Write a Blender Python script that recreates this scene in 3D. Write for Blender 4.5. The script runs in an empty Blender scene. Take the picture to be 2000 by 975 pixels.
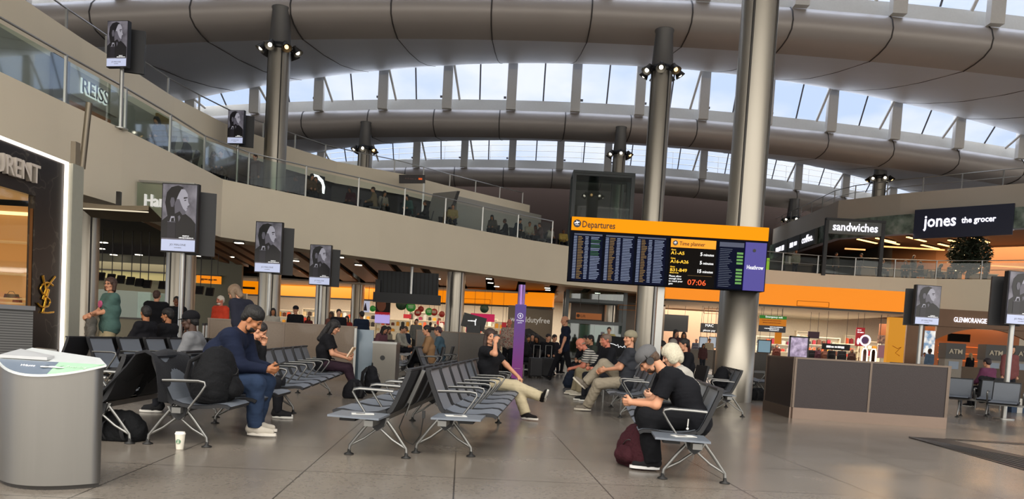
import bpy, bmesh, math, random
import numpy as np
from mathutils import Vector, Matrix, Quaternion
random.seed(7)
SC = bpy.context.scene
COL = SC.collection
R = math.radians
# ------------------------------------------------------------------ camera
F = 1450.0; PPX, PPY = 1000.0, 729.0
CAM_H, PITCH, ROLL = 1.17, 2.8, 3.3
cd = bpy.data.cameras.new('camera'); cam = bpy.data.objects.new('camera', cd); COL.objects.link(cam)
cd.sensor_fit = 'HORIZONTAL'; cd.sensor_width = 36; cd.lens = 36*F/2000
cd.shift_y = (PPY-487.5)/2000; cd.clip_end = 400; cd.clip_start = .05
CM = Matrix.Rotation(R(90-PITCH), 3, 'X') @ Matrix.Rotation(R(ROLL), 3, 'Z')
cam.matrix_world = Matrix.Translation((0, 0, CAM_H)) @ CM.to_4x4()
SC.camera = cam
# ------------------------------------------------------------------ world and exposure
SC.view_settings.view_transform = 'Standard'; SC.view_settings.look = 'None'
SC.view_settings.gamma = 1; SC.view_settings.use_curve_mapping = False
SC.view_settings.exposure = 0.0
SC.cycles.max_bounces = 7; SC.cycles.diffuse_bounces = 4; SC.cycles.glossy_bounces = 3
SC.cycles.transparent_max_bounces = 12; SC.cycles.caustics_reflective = False; SC.cycles.caustics_refractive = False
SC.cycles.sample_clamp_indirect = 3.0
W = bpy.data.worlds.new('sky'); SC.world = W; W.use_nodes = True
wn = W.node_tree.nodes; wl = W.node_tree.links; wn.clear()
wo = wn.new('ShaderNodeOutputWorld'); bg = wn.new('ShaderNodeBackground'); tc = wn.new('ShaderNodeTexCoord')
nz = wn.new('ShaderNodeTexNoise'); nz.inputs['Scale'].default_value = 5; nz.inputs['Detail'].default_value = 6
mp = wn.new('ShaderNodeMapping'); mp.inputs['Scale'].default_value = (1, 1, 2.5)
wl.new(tc.outputs['Generated'], mp.inputs[0]); wl.new(mp.outputs[0], nz.inputs['Vector'])
cr = wn.new('ShaderNodeValToRGB'); cr.color_ramp.elements[0].position = .40; cr.color_ramp.elements[0].color = (.62, .74, .97, 1)
cr.color_ramp.elements[1].position = .62; cr.color_ramp.elements[1].color = (.93, .95, 1, 1)
wl.new(nz.outputs['Fac'], cr.inputs[0])
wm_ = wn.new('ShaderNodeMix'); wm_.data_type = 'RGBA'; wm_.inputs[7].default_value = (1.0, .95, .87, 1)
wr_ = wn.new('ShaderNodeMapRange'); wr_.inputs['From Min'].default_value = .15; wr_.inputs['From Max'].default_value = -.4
sx = wn.new('ShaderNodeSeparateXYZ'); wl.new(tc.outputs['Generated'], sx.inputs[0])
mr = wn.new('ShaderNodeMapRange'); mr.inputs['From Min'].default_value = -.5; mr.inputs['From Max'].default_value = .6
SKY_BACK, SKY_FRONT = 2.55, 1.12  # unseen sky behind the camera strengthened and warmed as added fill light
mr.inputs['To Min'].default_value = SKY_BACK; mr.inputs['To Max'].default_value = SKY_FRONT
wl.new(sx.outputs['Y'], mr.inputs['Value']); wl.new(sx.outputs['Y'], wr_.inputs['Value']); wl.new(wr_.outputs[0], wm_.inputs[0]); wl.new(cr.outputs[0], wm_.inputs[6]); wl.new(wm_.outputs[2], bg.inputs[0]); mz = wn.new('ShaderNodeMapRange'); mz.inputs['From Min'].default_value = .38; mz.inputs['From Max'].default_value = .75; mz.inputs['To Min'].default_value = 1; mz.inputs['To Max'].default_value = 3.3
mm_ = wn.new('ShaderNodeMath'); mm_.operation = 'MULTIPLY'; wl.new(sx.outputs['Z'], mz.inputs['Value']); wl.new(mz.outputs[0], mm_.inputs[0]); wl.new(mr.outputs[0], mm_.inputs[1]); wl.new(mm_.outputs[0], bg.inputs[1])  # high sky above the visible glazing raised to brighten the interior
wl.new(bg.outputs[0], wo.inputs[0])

# ------------------------------------------------------------------ pixel to place
CV = Vector((0, 0, CAM_H))
def ray(px, py): return CM @ Vector(((px-PPX)/F, -(py-PPY)/F, -1))
def P(px, py, Y):
    d = ray(px, py); return CV + d*(Y/d.y)
def PZ(px, py, z=0.0):
    d = ray(px, py); return CV + d*((z-CAM_H)/d.z)
def proj(p):
    v = CM.transposed() @ (Vector(p)-CV); return (PPX+F*v.x/-v.z, PPY-F*v.y/-v.z)
# ------------------------------------------------------------------ materials
def lin(c):
    if isinstance(c, str): c = tuple(int(c[i:i+2], 16)/255 for i in (0, 2, 4))
    return tuple((x/12.92 if x <= .04045 else ((x+.055)/1.055)**2.4) for x in c)+(1,)
MATS = {}
def M(name, col='808080', rough=.6, metal=0, var=.06, scale=12, bump=0, emit=0, spec=.5, coat=0, stretch=None, sheen=0):
    if name in MATS: return MATS[name]
    m = bpy.data.materials.new(name); m.use_nodes = True; n = m.node_tree.nodes; l = m.node_tree.links
    b = n['Principled BSDF']; c = lin(col)
    b.inputs['Base Color'].default_value = c; b.inputs['Roughness'].default_value = rough; b.inputs['Metallic'].default_value = metal
    b.inputs['Specular IOR Level'].default_value = spec
    if coat: b.inputs['Coat Weight'].default_value = coat
    if sheen: b.inputs['Sheen Weight'].default_value = sheen
    if emit:
        b.inputs['Base Color'].default_value = tuple(x*.35 for x in c[:3])+(1,)
        b.inputs['Emission Color'].default_value = c; b.inputs['Emission Strength'].default_value = emit
    elif var or bump:
        t = n.new('ShaderNodeTexCoord'); z = n.new('ShaderNodeTexNoise'); z.inputs['Scale'].default_value = scale; z.inputs['Detail'].default_value = 3
        src = t.outputs['Object']
        if stretch:
            mp_ = n.new('ShaderNodeMapping'); mp_.inputs['Scale'].default_value = stretch; l.new(src, mp_.inputs[0]); src = mp_.outputs[0]
        l.new(src, z.inputs['Vector'])
        if var:
            mx = n.new('ShaderNodeMix'); mx.data_type = 'RGBA'; mx.inputs[6].default_value = tuple(x*(1-var) for x in c[:3])+(1,)
            mx.inputs[7].default_value = tuple(min(1, x*(1+var)) for x in c[:3])+(1,)
            l.new(z.outputs['Fac'], mx.inputs[0]); l.new(mx.outputs[2], b.inputs['Base Color'])
        if bump:
            bp = n.new('ShaderNodeBump'); bp.inputs['Strength'].default_value = bump; bp.inputs['Distance'].default_value = .02
            l.new(z.outputs['Fac'], bp.inputs['Height']); l.new(bp.outputs[0], b.inputs['Normal'])
    MATS[name] = m; return m
def glassmat(name, tint='dfeee8', refl=.10, alpha=.0):
    if name in MATS: return MATS[name]
    m = bpy.data.materials.new(name); m.use_nodes = True; n = m.node_tree.nodes; l = m.node_tree.links; n.clear()
    o = n.new('ShaderNodeOutputMaterial'); t = n.new('ShaderNodeBsdfTransparent'); t.inputs[0].default_value = lin(tint)
    g = n.new('ShaderNodeBsdfGlossy'); g.inputs['Roughness'].default_value = .03; g.inputs[0].default_value = (.9, .95, .95, 1)
    f = n.new('ShaderNodeFresnel'); f.inputs[0].default_value = 1.5
    ge = n.new('ShaderNodeNewGeometry'); gi = n.new('ShaderNodeMapRange'); gi.inputs['To Min'].default_value = 1.5; gi.inputs['To Max'].default_value = 1/1.5; l.new(ge.outputs['Backfacing'], gi.inputs['Value']); l.new(gi.outputs[0], f.inputs[0])
    ad = n.new('ShaderNodeMath'); ad.operation = 'MAXIMUM'; ad.inputs[1].default_value = refl; l.new(f.outputs[0], ad.inputs[0])
    x = n.new('ShaderNodeMixShader'); l.new(ad.outputs[0], x.inputs[0]); l.new(t.outputs[0], x.inputs[1]); l.new(g.outputs[0], x.inputs[2])
    l.new(x.outputs[0], o.inputs[0]); MATS[name] = m; return m
def linesmat(name, col, col2, axis, period, width, rough=.5, metal=0):
    m = M(name, col, rough, metal, var=0); n = m.node_tree.nodes; l = m.node_tree.links; b = n['Principled BSDF']
    t = n.new('ShaderNodeTexCoord'); s = n.new('ShaderNodeSeparateXYZ'); l.new(t.outputs['Object'], s.inputs[0])
    a = n.new('ShaderNodeMath'); a.operation = 'PINGPONG'; a.inputs[1].default_value = period/2; l.new(s.outputs['XYZ'.index(axis)], a.inputs[0])
    c = n.new('ShaderNodeMath'); c.operation = 'LESS_THAN'; c.inputs[1].default_value = width/2; l.new(a.outputs[0], c.inputs[0])
    x = n.new('ShaderNodeMix'); x.data_type = 'RGBA'; x.inputs[6].default_value = lin(col); x.inputs[7].default_value = lin(col2)
    l.new(c.outputs[0], x.inputs[0]); l.new(x.outputs[2], b.inputs['Base Color']); return m
def rampmat(name, stops, scale=3, rough=.5, stretch=(1, 1, 1), detail=5, emit=0, tex='noise'):
    m = M(name, '808080', rough, 0, var=0); n = m.node_tree.nodes; l = m.node_tree.links; b = n['Principled BSDF']
    t = n.new('ShaderNodeTexCoord'); mp_ = n.new('ShaderNodeMapping'); mp_.inputs['Scale'].default_value = stretch
    z = n.new('ShaderNodeTexNoise' if tex == 'noise' else 'ShaderNodeTexVoronoi'); z.inputs['Scale'].default_value = scale
    if tex == 'noise': z.inputs['Detail'].default_value = detail
    l.new(t.outputs['Object'], mp_.inputs[0]); l.new(mp_.outputs[0], z.inputs['Vector'])
    c = n.new('ShaderNodeValToRGB'); l.new(z.outputs[0] if tex != 'noise' else z.outputs['Fac'], c.inputs[0])
    els = c.color_ramp.elements
    while len(els) < len(stops): els.new(.5)
    for e, (p, cc) in zip(els, stops): e.position = p; e.color = lin(cc)
    l.new(c.outputs[0], b.inputs['Base Color'])
    if emit: l.new(c.outputs[0], b.inputs['Emission Color']); b.inputs['Emission Strength'].default_value = emit
    return m
# ------------------------------------------------------------------ mesh building
class MB:
    def __init__(s): s.v = []; s.f = []; s.m = []; s.sm = []
    def add(s, vs, fs, mi=0, smooth=False):
        o = len(s.v); s.v += [tuple(v) for v in vs]
        for f in fs: s.f.append(tuple(i+o for i in f)); s.m.append(mi); s.sm.append(smooth)
        return s
    def box(s, c, d, rot=None, mi=0):
        hx, hy, hz = d[0]/2, d[1]/2, d[2]/2
        vs = [Vector((x, y, z)) for x in (-hx, hx) for y in (-hy, hy) for z in (-hz, hz)]
        if rot is not None:
            q = rot if isinstance(rot, Matrix) else Matrix.Rotation(rot, 3, 'Z'); vs = [q @ v for v in vs]
        c = Vector(c); return s.add([v+c for v in vs], [(0, 1, 3, 2), (4, 6, 7, 5), (0, 4, 5, 1), (2, 3, 7, 6), (0, 2, 6, 4), (1, 5, 7, 3)], mi)
    def cyl(s, a, b, r1, r2=None, n=16, mi=0, smooth=True, caps=True):
        a = Vector(a); b = Vector(b); r2 = r1 if r2 is None else r2
        q = (b-a).to_track_quat('Z', 'Y').to_matrix(); vs = []
        for p, r in ((a, r1), (b, r2)):
            for i in range(n):
                t = 2*math.pi*i/n; vs.append(p+q @ Vector((r*math.cos(t), r*math.sin(t), 0)))
        s.add(vs, [(i, (i+1) % n, n+(i+1) % n, n+i) for i in range(n)], mi, smooth)
        if caps: s.add(vs[:n], [tuple(range(n))[::-1]], mi); s.add(vs[n:], [tuple(range(n))], mi)
        return s
    def tube(s, pts, r, n=8, mi=0, flat=None):
        if isinstance(r, tuple): r = [r]*len(pts)
        pts = [Vector(p) for p in pts]; rings = []; up = Vector((0, 0, 1)); prev = None
        for i, p in enumerate(pts):
            d = (pts[min(i+1, len(pts)-1)]-pts[max(i-1, 0)]).normalized()
            if prev is None: x = d.orthogonal().normalized() if flat is None else Vector(flat)
            else: x = prev
            x = (x-d*x.dot(d)).normalized(); y = d.cross(x); prev = x
            rr = r[i] if isinstance(r, (list, tuple)) else r
            rx, ry = rr if isinstance(rr, tuple) else (rr, rr)
            rings.append([p+x*(rx*math.cos(2*math.pi*k/n))+y*(ry*math.sin(2*math.pi*k/n)) for k in range(n)])
        vs = [v for g in rings for v in g]; fs = []
        for i in range(len(pts)-1):
            for k in range(n): fs.append((i*n+k, i*n+(k+1) % n, (i+1)*n+(k+1) % n, (i+1)*n+k))
        s.add(vs, fs, mi, True); s.add(rings[0], [tuple(range(n))[::-1]], mi); s.add(rings[-1], [tuple(range(n))], mi); return s
    def lathe(s, prof, c=(0, 0, 0), n=24, mi=0, smooth=True):
        c = Vector(c); vs = []
        for r, z in prof:
            for i in range(n): t = 2*math.pi*i/n; vs.append(c+Vector((r*math.cos(t), r*math.sin(t), z)))
        return s.add(vs, [(j*n+i, j*n+(i+1) % n, (j+1)*n+(i+1) % n, (j+1)*n+i) for j in range(len(prof)-1) for i in range(n)], mi, smooth)
    def poly(s, pts, depth, mi=0, smooth=False):      # flat outline extruded by a vector
        pts = [Vector(p) for p in pts]; d = Vector(depth); n = len(pts)
        s.add(pts+[p+d for p in pts], [tuple(range(n)), tuple(range(2*n-1, n-1, -1))], mi)
        return s.add(pts+[p+d for p in pts], [(i, i+n, (i+1) % n+n, (i+1) % n) for i in range(n)], mi, smooth)
    def grid(s, rows, mi=0, smooth=True, closed=False):
        n = len(rows[0]); vs = [v for r in rows for v in r]; fs = []
        for j in range(len(rows)-1):
            for i in range(n-1): fs.append((j*n+i, j*n+i+1, (j+1)*n+i+1, (j+1)*n+i))
        return s.add(vs, fs, mi, smooth)
    def ico(s, c, r, n=10, mi=0):
        rx, ry, rz = r if isinstance(r, (tuple, list)) else (r, r, r); c = Vector(c); rows = []
        for j in range(n+1):
            t = math.pi*j/n
            rows.append([c+Vector((rx*math.sin(t)*math.cos(2*math.pi*i/(2*n)), ry*math.sin(t)*math.sin(2*math.pi*i/(2*n)), rz*math.cos(t))) for i in range(2*n+1)])
        return s.grid(rows, mi)
    def mesh(s, name, mats):
        me = bpy.data.meshes.new(name); me.from_pydata([tuple(v) for v in s.v], [], s.f)
        for m in (mats if isinstance(mats, (list, tuple)) else [mats]): me.materials.append(m)
        me.polygons.foreach_set('material_index', s.m); me.polygons.foreach_set('use_smooth', s.sm); me.update(); return me
    def build(s, name, mats, parent=None, **k):
        me = s.mesh(name, mats); fix_normals(me); return link(name, me, parent, **k)
def fix_normals(me):
    bm = bmesh.new(); bm.from_mesh(me); bmesh.ops.recalc_face_normals(bm, faces=bm.faces); bm.to_mesh(me); bm.free()
def link(name, me, parent=None, **k):
    o = bpy.data.objects.new(name, me); COL.objects.link(o); o.parent = parent; setp(o, **k); return o
def setp(o, label=None, cat=None, group=None, kind=None):
    if label: o['label'] = label
    if cat: o['category'] = cat
    if group: o['group'] = group
    if kind: o['kind'] = kind
    return o
def T(name, label, cat, loc=(0, 0, 0), rz=0, group=None):
    o = bpy.data.objects.new(name, None); COL.objects.link(o); o.location = loc; o.rotation_euler = (0, 0, rz)
    return setp(o, label, cat, group)
def copytree(o, parent=None, top=True):
    c = o.copy(); COL.objects.link(c); c.parent = parent
    for ch in o.children: copytree(ch, c, False)
    return c
def S(name, mb, mats, parent=None):
    return mb.build(name, mats, parent, kind='structure' if parent is None else None)
TXT = {}
def text(s, size, mat, parent=None, name='lettering', ext=.01, loc=(0, 0, 0), rz=0, align='LEFT', bold=0, squash=1, mirror=False, cat=None, label=None, rot=None, fit=None):
    """lettering standing in the local XZ plane, facing -Y"""
    key = (s, size, ext, align, bold, squash, mat.name)
    if key not in TXT:
        cu = bpy.data.curves.new('t', 'FONT'); cu.body = s; cu.size = size; cu.extrude = ext; cu.align_x = align; cu.offset = bold; cu.resolution_u = 2
        ob = bpy.data.objects.new('t', cu); COL.objects.link(ob); dg = bpy.context.evaluated_depsgraph_get()
        me = bpy.data.meshes.new_from_object(ob.evaluated_get(dg)); bpy.data.objects.remove(ob); bpy.data.curves.remove(cu)
        me.transform(Matrix.Rotation(R(90), 4, 'X') @ Matrix.Diagonal((squash, 1, 1, 1))); me.materials.clear(); me.materials.append(mat); me.name = name; TXT[key] = me
    o = link(name, TXT[key], parent); o.location = loc; o.rotation_euler = rot or (0, 0, rz)
    if fit: o.scale.x = fit/(max(v.co.x for v in TXT[key].vertices)-min(v.co.x for v in TXT[key].vertices))
    if label: o['label'] = label
    if cat: o['category'] = cat
    return o
def marks(parent, x0, x1, z, h, mat, y=-.05, seed=1, rows=1, gap=None, name='blurred_print'):
    """print too small or soft to read in the photograph: a row of uneven strokes, no letters"""
    r = random.Random(seed); m = MB(); w = x1-x0
    for k in range(rows):
        zz = z-k*(gap or h*1.5); x = x0+r.uniform(0, .08)*w*(k > 0)
        while x < x1:
            L = min(r.uniform(.8, 2.2)*h, x1-x)
            if L > .15*h: m.box((x+L/2, y, zz+r.uniform(-.06, .06)*h), (L, .006, h*r.uniform(.55, .9)))
            x += L+h*r.uniform(.12, .4)
    return m.build(name, mat, parent)
# ------------------------------------------------------------------ distance-field bodies (numpy surface nets)
def C(a, b, ra, rb=None, cuta=False, cutb=False): return ('c', Vector(a), Vector(b), ra, ra if rb is None else rb, cuta, cutb)
def E(c, r, rot=None): return ('e', Vector(c), r, rot)
def SUB(p): return ('-',)+p
def sdf(prims, h, k=.03, fold=0, clipz=None):
    lo = np.full(3, 1e9); hi = -lo
    for p in prims:
        if p[0] == '-': continue
        if p[0] == 'c':
            for q, r in ((p[1], p[3]), (p[2], p[4])): lo = np.minimum(lo, np.array(q)-r); hi = np.maximum(hi, np.array(q)+r)
        else: r = max(p[2]); lo = np.minimum(lo, np.array(p[1])-r); hi = np.maximum(hi, np.array(p[1])+r)
    lo -= 3*h; hi += 3*h; n = np.ceil((hi-lo)/h).astype(int)+1
    f = np.full(n, .5, np.float32); ax = [lo[i]+h*np.arange(n[i]) for i in range(3)]
    for p in prims:
        sub = p[0] == '-'
        if sub: p = p[1:]
        if p[0] == 'c': a, b = np.array(p[1]), np.array(p[2]); bl = np.minimum(a-p[3], b-p[4]); bh = np.maximum(a+p[3], b+p[4])
        else: a = np.array(p[1]); rr = max(p[2]); bl = a-rr; bh = a+rr
        m = k*1.2+3*h; i0 = np.maximum(0, ((bl-m-lo)/h).astype(int)); i1 = np.minimum(n, ((bh+m-lo)/h).astype(int)+2)
        if (i1 <= i0).any(): continue
        sl = tuple(slice(i0[i], i1[i]) for i in range(3))
        X, Y, Z = np.meshgrid(ax[0][sl[0]], ax[1][sl[1]], ax[2][sl[2]], indexing='ij')
        if p[0] == 'c':
            ab = b-a; L2 = max(ab @ ab, 1e-9); dx, dy, dz = X-a[0], Y-a[1], Z-a[2]
            tt = (dx*ab[0]+dy*ab[1]+dz*ab[2])/L2; t = np.clip(tt, 0, 1)
            d = np.sqrt((dx-t*ab[0])**2+(dy-t*ab[1])**2+(dz-t*ab[2])**2)-(p[3]+(p[4]-p[3])*t); L = math.sqrt(L2)
            if p[6]: d = np.maximum(d, (tt-1)*L)
            if p[5]: d = np.maximum(d, -tt*L)
        else:
            dx, dy, dz = X-a[0], Y-a[1], Z-a[2]
            if p[3] is not None:
                q = np.array(p[3].transposed() if isinstance(p[3], Matrix) else p[3].T); dx, dy, dz = (q[i][0]*dx+q[i][1]*dy+q[i][2]*dz for i in range(3))
            r = p[2]; k0 = np.sqrt((dx/r[0])**2+(dy/r[1])**2+(dz/r[2])**2); k1 = np.sqrt((dx/r[0]**2)**2+(dy/r[1]**2)**2+(dz/r[2]**2)**2)
            d = k0*(k0-1)/np.maximum(k1, 1e-6)
        g = f[sl]; kk = k*.4 if sub else k
        if sub: hh = np.clip(.5-.5*(g+d)/kk, 0, 1); f[sl] = g*(1-hh)-d*hh+kk*hh*(1-hh)
        else: hh = np.clip(.5+.5*(g-d)/kk, 0, 1); f[sl] = g*(1-hh)+d*hh-kk*hh*(1-hh)
    if fold:
        X, Y, Z = np.meshgrid(*ax, indexing='ij')
        f += (fold*(np.sin(38*Z+9*np.sin(11*X+7*Y))*.6+np.sin(55*X+13*np.sin(17*Z)+20*Y)*.4)).astype(np.float32)
    if clipz is not None: f = np.maximum(f, (clipz-ax[2])[None, None, :].astype(np.float32))
    ins = f < 0; A = f[:-1, :-1, :-1]
    def cor(a, i, j, l): return a[i:a.shape[0]-1+i, j:a.shape[1]-1+j, l:a.shape[2]-1+l]
    cs = {(i, j, l): cor(ins, i, j, l) for i in (0, 1) for j in (0, 1) for l in (0, 1)}
    tot = sum(c.astype(np.int8) for c in cs.values()); act = (tot > 0) & (tot < 8); idx = np.argwhere(act)
    if len(idx) == 0: return np.zeros((0, 3)), []
    acc = np.zeros((len(idx), 3)); cnt = np.zeros(len(idx))
    for a_ in [(i, j, l) for i in (0, 1) for j in (0, 1) for l in (0, 1)]:
        for ax_ in range(3):
            if a_[ax_] == 1: continue
            b_ = list(a_); b_[ax_] = 1
            fa = f[tuple((idx+a_).T)]; fb = f[tuple((idx+b_).T)]; mk = (fa < 0) != (fb < 0)
            t = np.where(mk, fa/np.where(np.abs(fa-fb) < 1e-9, 1, fa-fb), 0)
            pt = np.tile(np.array(a_, float), (len(idx), 1)); pt[:, ax_] += t; acc += pt*mk[:, None]; cnt += mk
    V = lo+h*(idx+acc/cnt[:, None]); num = np.full(act.shape, -1, int); num[tuple(idx.T)] = np.arange(len(idx)); fs = []
    for ax_ in range(3):
        o = [i for i in range(3) if i != ax_]; s0 = [slice(None)]*3; s1 = [slice(None)]*3; s0[ax_] = slice(0, -1); s1[ax_] = slice(1, None)
        e = np.argwhere(ins[tuple(s0)] != ins[tuple(s1)]); e = e[(e[:, o[0]] > 0) & (e[:, o[1]] > 0)]
        e = e[(e[:, o[0]] < act.shape[o[0]]) & (e[:, o[1]] < act.shape[o[1]])]
        q = []
        for du, dv in ((0, 0), (-1, 0), (-1, -1), (0, -1)): w = e.copy(); w[:, o[0]] += du; w[:, o[1]] += dv; q.append(num[tuple(w.T)])
        q = np.stack(q, 1); flip = ins[tuple(e.T)]
        if ax_ == 1: flip = ~flip
        q[~flip] = q[~flip][:, ::-1]; q = q[(q >= 0).all(1)]; fs += q.tolist()
    return V, fs
def field(prims, h, k=.03, fold=0, mb=None, mi=0, mat4=None, clipz=None):
    mb = mb or MB(); V, fs = sdf(prims, h, k, fold, clipz)
    vs = [Vector(v) for v in V]
    if mat4 is not None: vs = [mat4 @ v for v in vs]
    mb.add(vs, fs, mi, True); return mb
# ================================================================== materials
cream = M('cream_render', 'ece0c8', .7, var=.05, scale=.6)
cream2 = M('grey_cream_panel', 'b8ae9f', .7, var=.05, scale=.6)
steel = M('brushed_steel', 'a39d92', .34, .92, var=.16, scale=2.2, bump=.05, stretch=(1, 1, .12))
steel_d = M('dark_steel', '3a3836', .4, .6)
alu = M('aluminium', 'a9a9a6', .32, .85, var=.04)
white = M('white_paint', 'd8d8d4', .5)
black = M('black_plastic', '131416', .45)
blk_soft = M('black_fabric', '14151a', .9, bump=.3, scale=60)
dgrey = M('dark_grey_panel', '2c2d30', .5)
rubber = M('black_rubber', '0c0c0c', .6)
beamm = M('roof_beam_skin', 'a39b95', .45, .1, var=.05, scale=.8)
soffm = M('roof_soffit_skin', 'd6d8dc', .42, .0, var=.04, scale=.5)
orange = M('orange_sign_face', 'ff8f00', .5, emit=.80)
brown_w = M('timber_plank', '96694a', .5, var=.15, scale=3)
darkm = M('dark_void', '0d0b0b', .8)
lampw = M('lamp_glow_white', 'fff3da', .5, emit=6)
lampwarm = M('lamp_glow_warm', 'ffcf8a', .5, emit=3)
lettw = M('white_letter_glow', 'f6f4ff', .5, emit=1.3)
glass = glassmat('clear_glass', 'e6efeb', .0)
glass_g = glassmat('green_edge_glass', 'cfe2d8', .24)
glass_roof = glassmat('roof_glass', 'f4f8ff', .04)
brownm = M('dark_brown_wall', '3b2c28', .7)
def lampmat(n, c, e): return M(n, c, .5, emit=e)
# ================================================================== floor
fl = M('terrazzo_floor', '8a8076', .17, var=0, spec=.6); n_ = fl.node_tree.nodes; l_ = fl.node_tree.links; b_ = n_['Principled BSDF']
t_ = n_.new('ShaderNodeTexCoord'); v_ = n_.new('ShaderNodeTexVoronoi'); v_.inputs['Scale'].default_value = 45; l_.new(t_.outputs['Object'], v_.inputs['Vector'])
c_ = n_.new('ShaderNodeValToRGB'); c_.color_ramp.elements[0].color = lin('6a645c'); c_.color_ramp.elements[1].color = lin('80786f'); c_.color_ramp.elements[0].position = .0; c_.color_ramp.elements[1].position = .35
l_.new(v_.outputs['Color'], c_.inputs[0]); br = n_.new('ShaderNodeTexBrick'); br.offset = 0; br.inputs['Scale'].default_value = 1; br.inputs['Brick Width'].default_value = 1.2; br.inputs['Row Height'].default_value = 1.2
br.inputs['Mortar Size'].default_value = .006; br.inputs['Mortar'].default_value = lin('3d3833'); br.inputs['Mortar Smooth'].default_value = 0
mpf = n_.new('ShaderNodeMapping'); mpf.inputs['Rotation'].default_value = (0, 0, R(-4)); l_.new(t_.outputs['Object'], mpf.inputs[0]); l_.new(mpf.outputs[0], br.inputs['Vector'])
l_.new(c_.outputs[0], br.inputs['Color1']); l_.new(c_.outputs[0], br.inputs['Color2'])
n2 = n_.new('ShaderNodeTexNoise'); n2.inputs['Scale'].default_value = .9; n2.inputs['Detail'].default_value = 5; l_.new(t_.outputs['Object'], n2.inputs['Vector'])
mx_ = n_.new('ShaderNodeMix'); mx_.data_type = 'RGBA'; mx_.blend_type = 'MULTIPLY'; mx_.inputs[0].default_value = .35
l_.new(br.outputs['Color'], mx_.inputs[6]); l_.new(n2.outputs['Fac'], mx_.inputs[7]); l_.new(mx_.outputs[2], b_.inputs['Base Color'])
rr_ = n_.new('ShaderNodeMapRange'); rr_.inputs['To Min'].default_value = .14; rr_.inputs['To Max'].default_value = .34; l_.new(n2.outputs['Fac'], rr_.inputs['Value']); l_.new(rr_.outputs[0], b_.inputs['Roughness'])
S('floor', MB().box((5, 32, -.1), (90, 90, .2)), fl)
g_ = MB()
for i in range(6):
    a = Vector((6.0+.0*i, 11.3-.0*i, .002)); 
g_.poly([(6.0, 11.2, .001), (6.9, 10.9, .001), (6.9, 7.5, .001), (6.1, 7.9, .001)], (0, 0, .003))
# entrance matting strip let into the floor
mt = T('floor_grating', 'dark metal floor grating strip let into the floor right of the long counter', 'grating', PZ(1900, 883, 0))
q0, q1, q2, q3 = PZ(1775, 854), PZ(2060, 905), PZ(2060, 936), PZ(1776, 856)
c0 = mt.location
MB().poly([q0-c0, PZ(1846, 858)-c0, q1-c0, q2-c0, q3-c0], (0, 0, .006)).poly([PZ(1846, 857)-c0, PZ(2060, 870)-c0, PZ(2060, 874)-c0, PZ(1846, 859)-c0], (0, 0, .006)).build('frame', M('grating_frame', '2a2726', .35, .6), mt)
for i in range(6):
    t = (i+1)/7; a = q0.lerp(q3, t)-c0; b = q1.lerp(q2, t)-c0
    MB().tube([a+Vector((0, 0, .009)), b+Vector((0, 0, .009))], .006, 5).build('bar', M('grating_bar', '77726c', .3, .8), mt)
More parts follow.
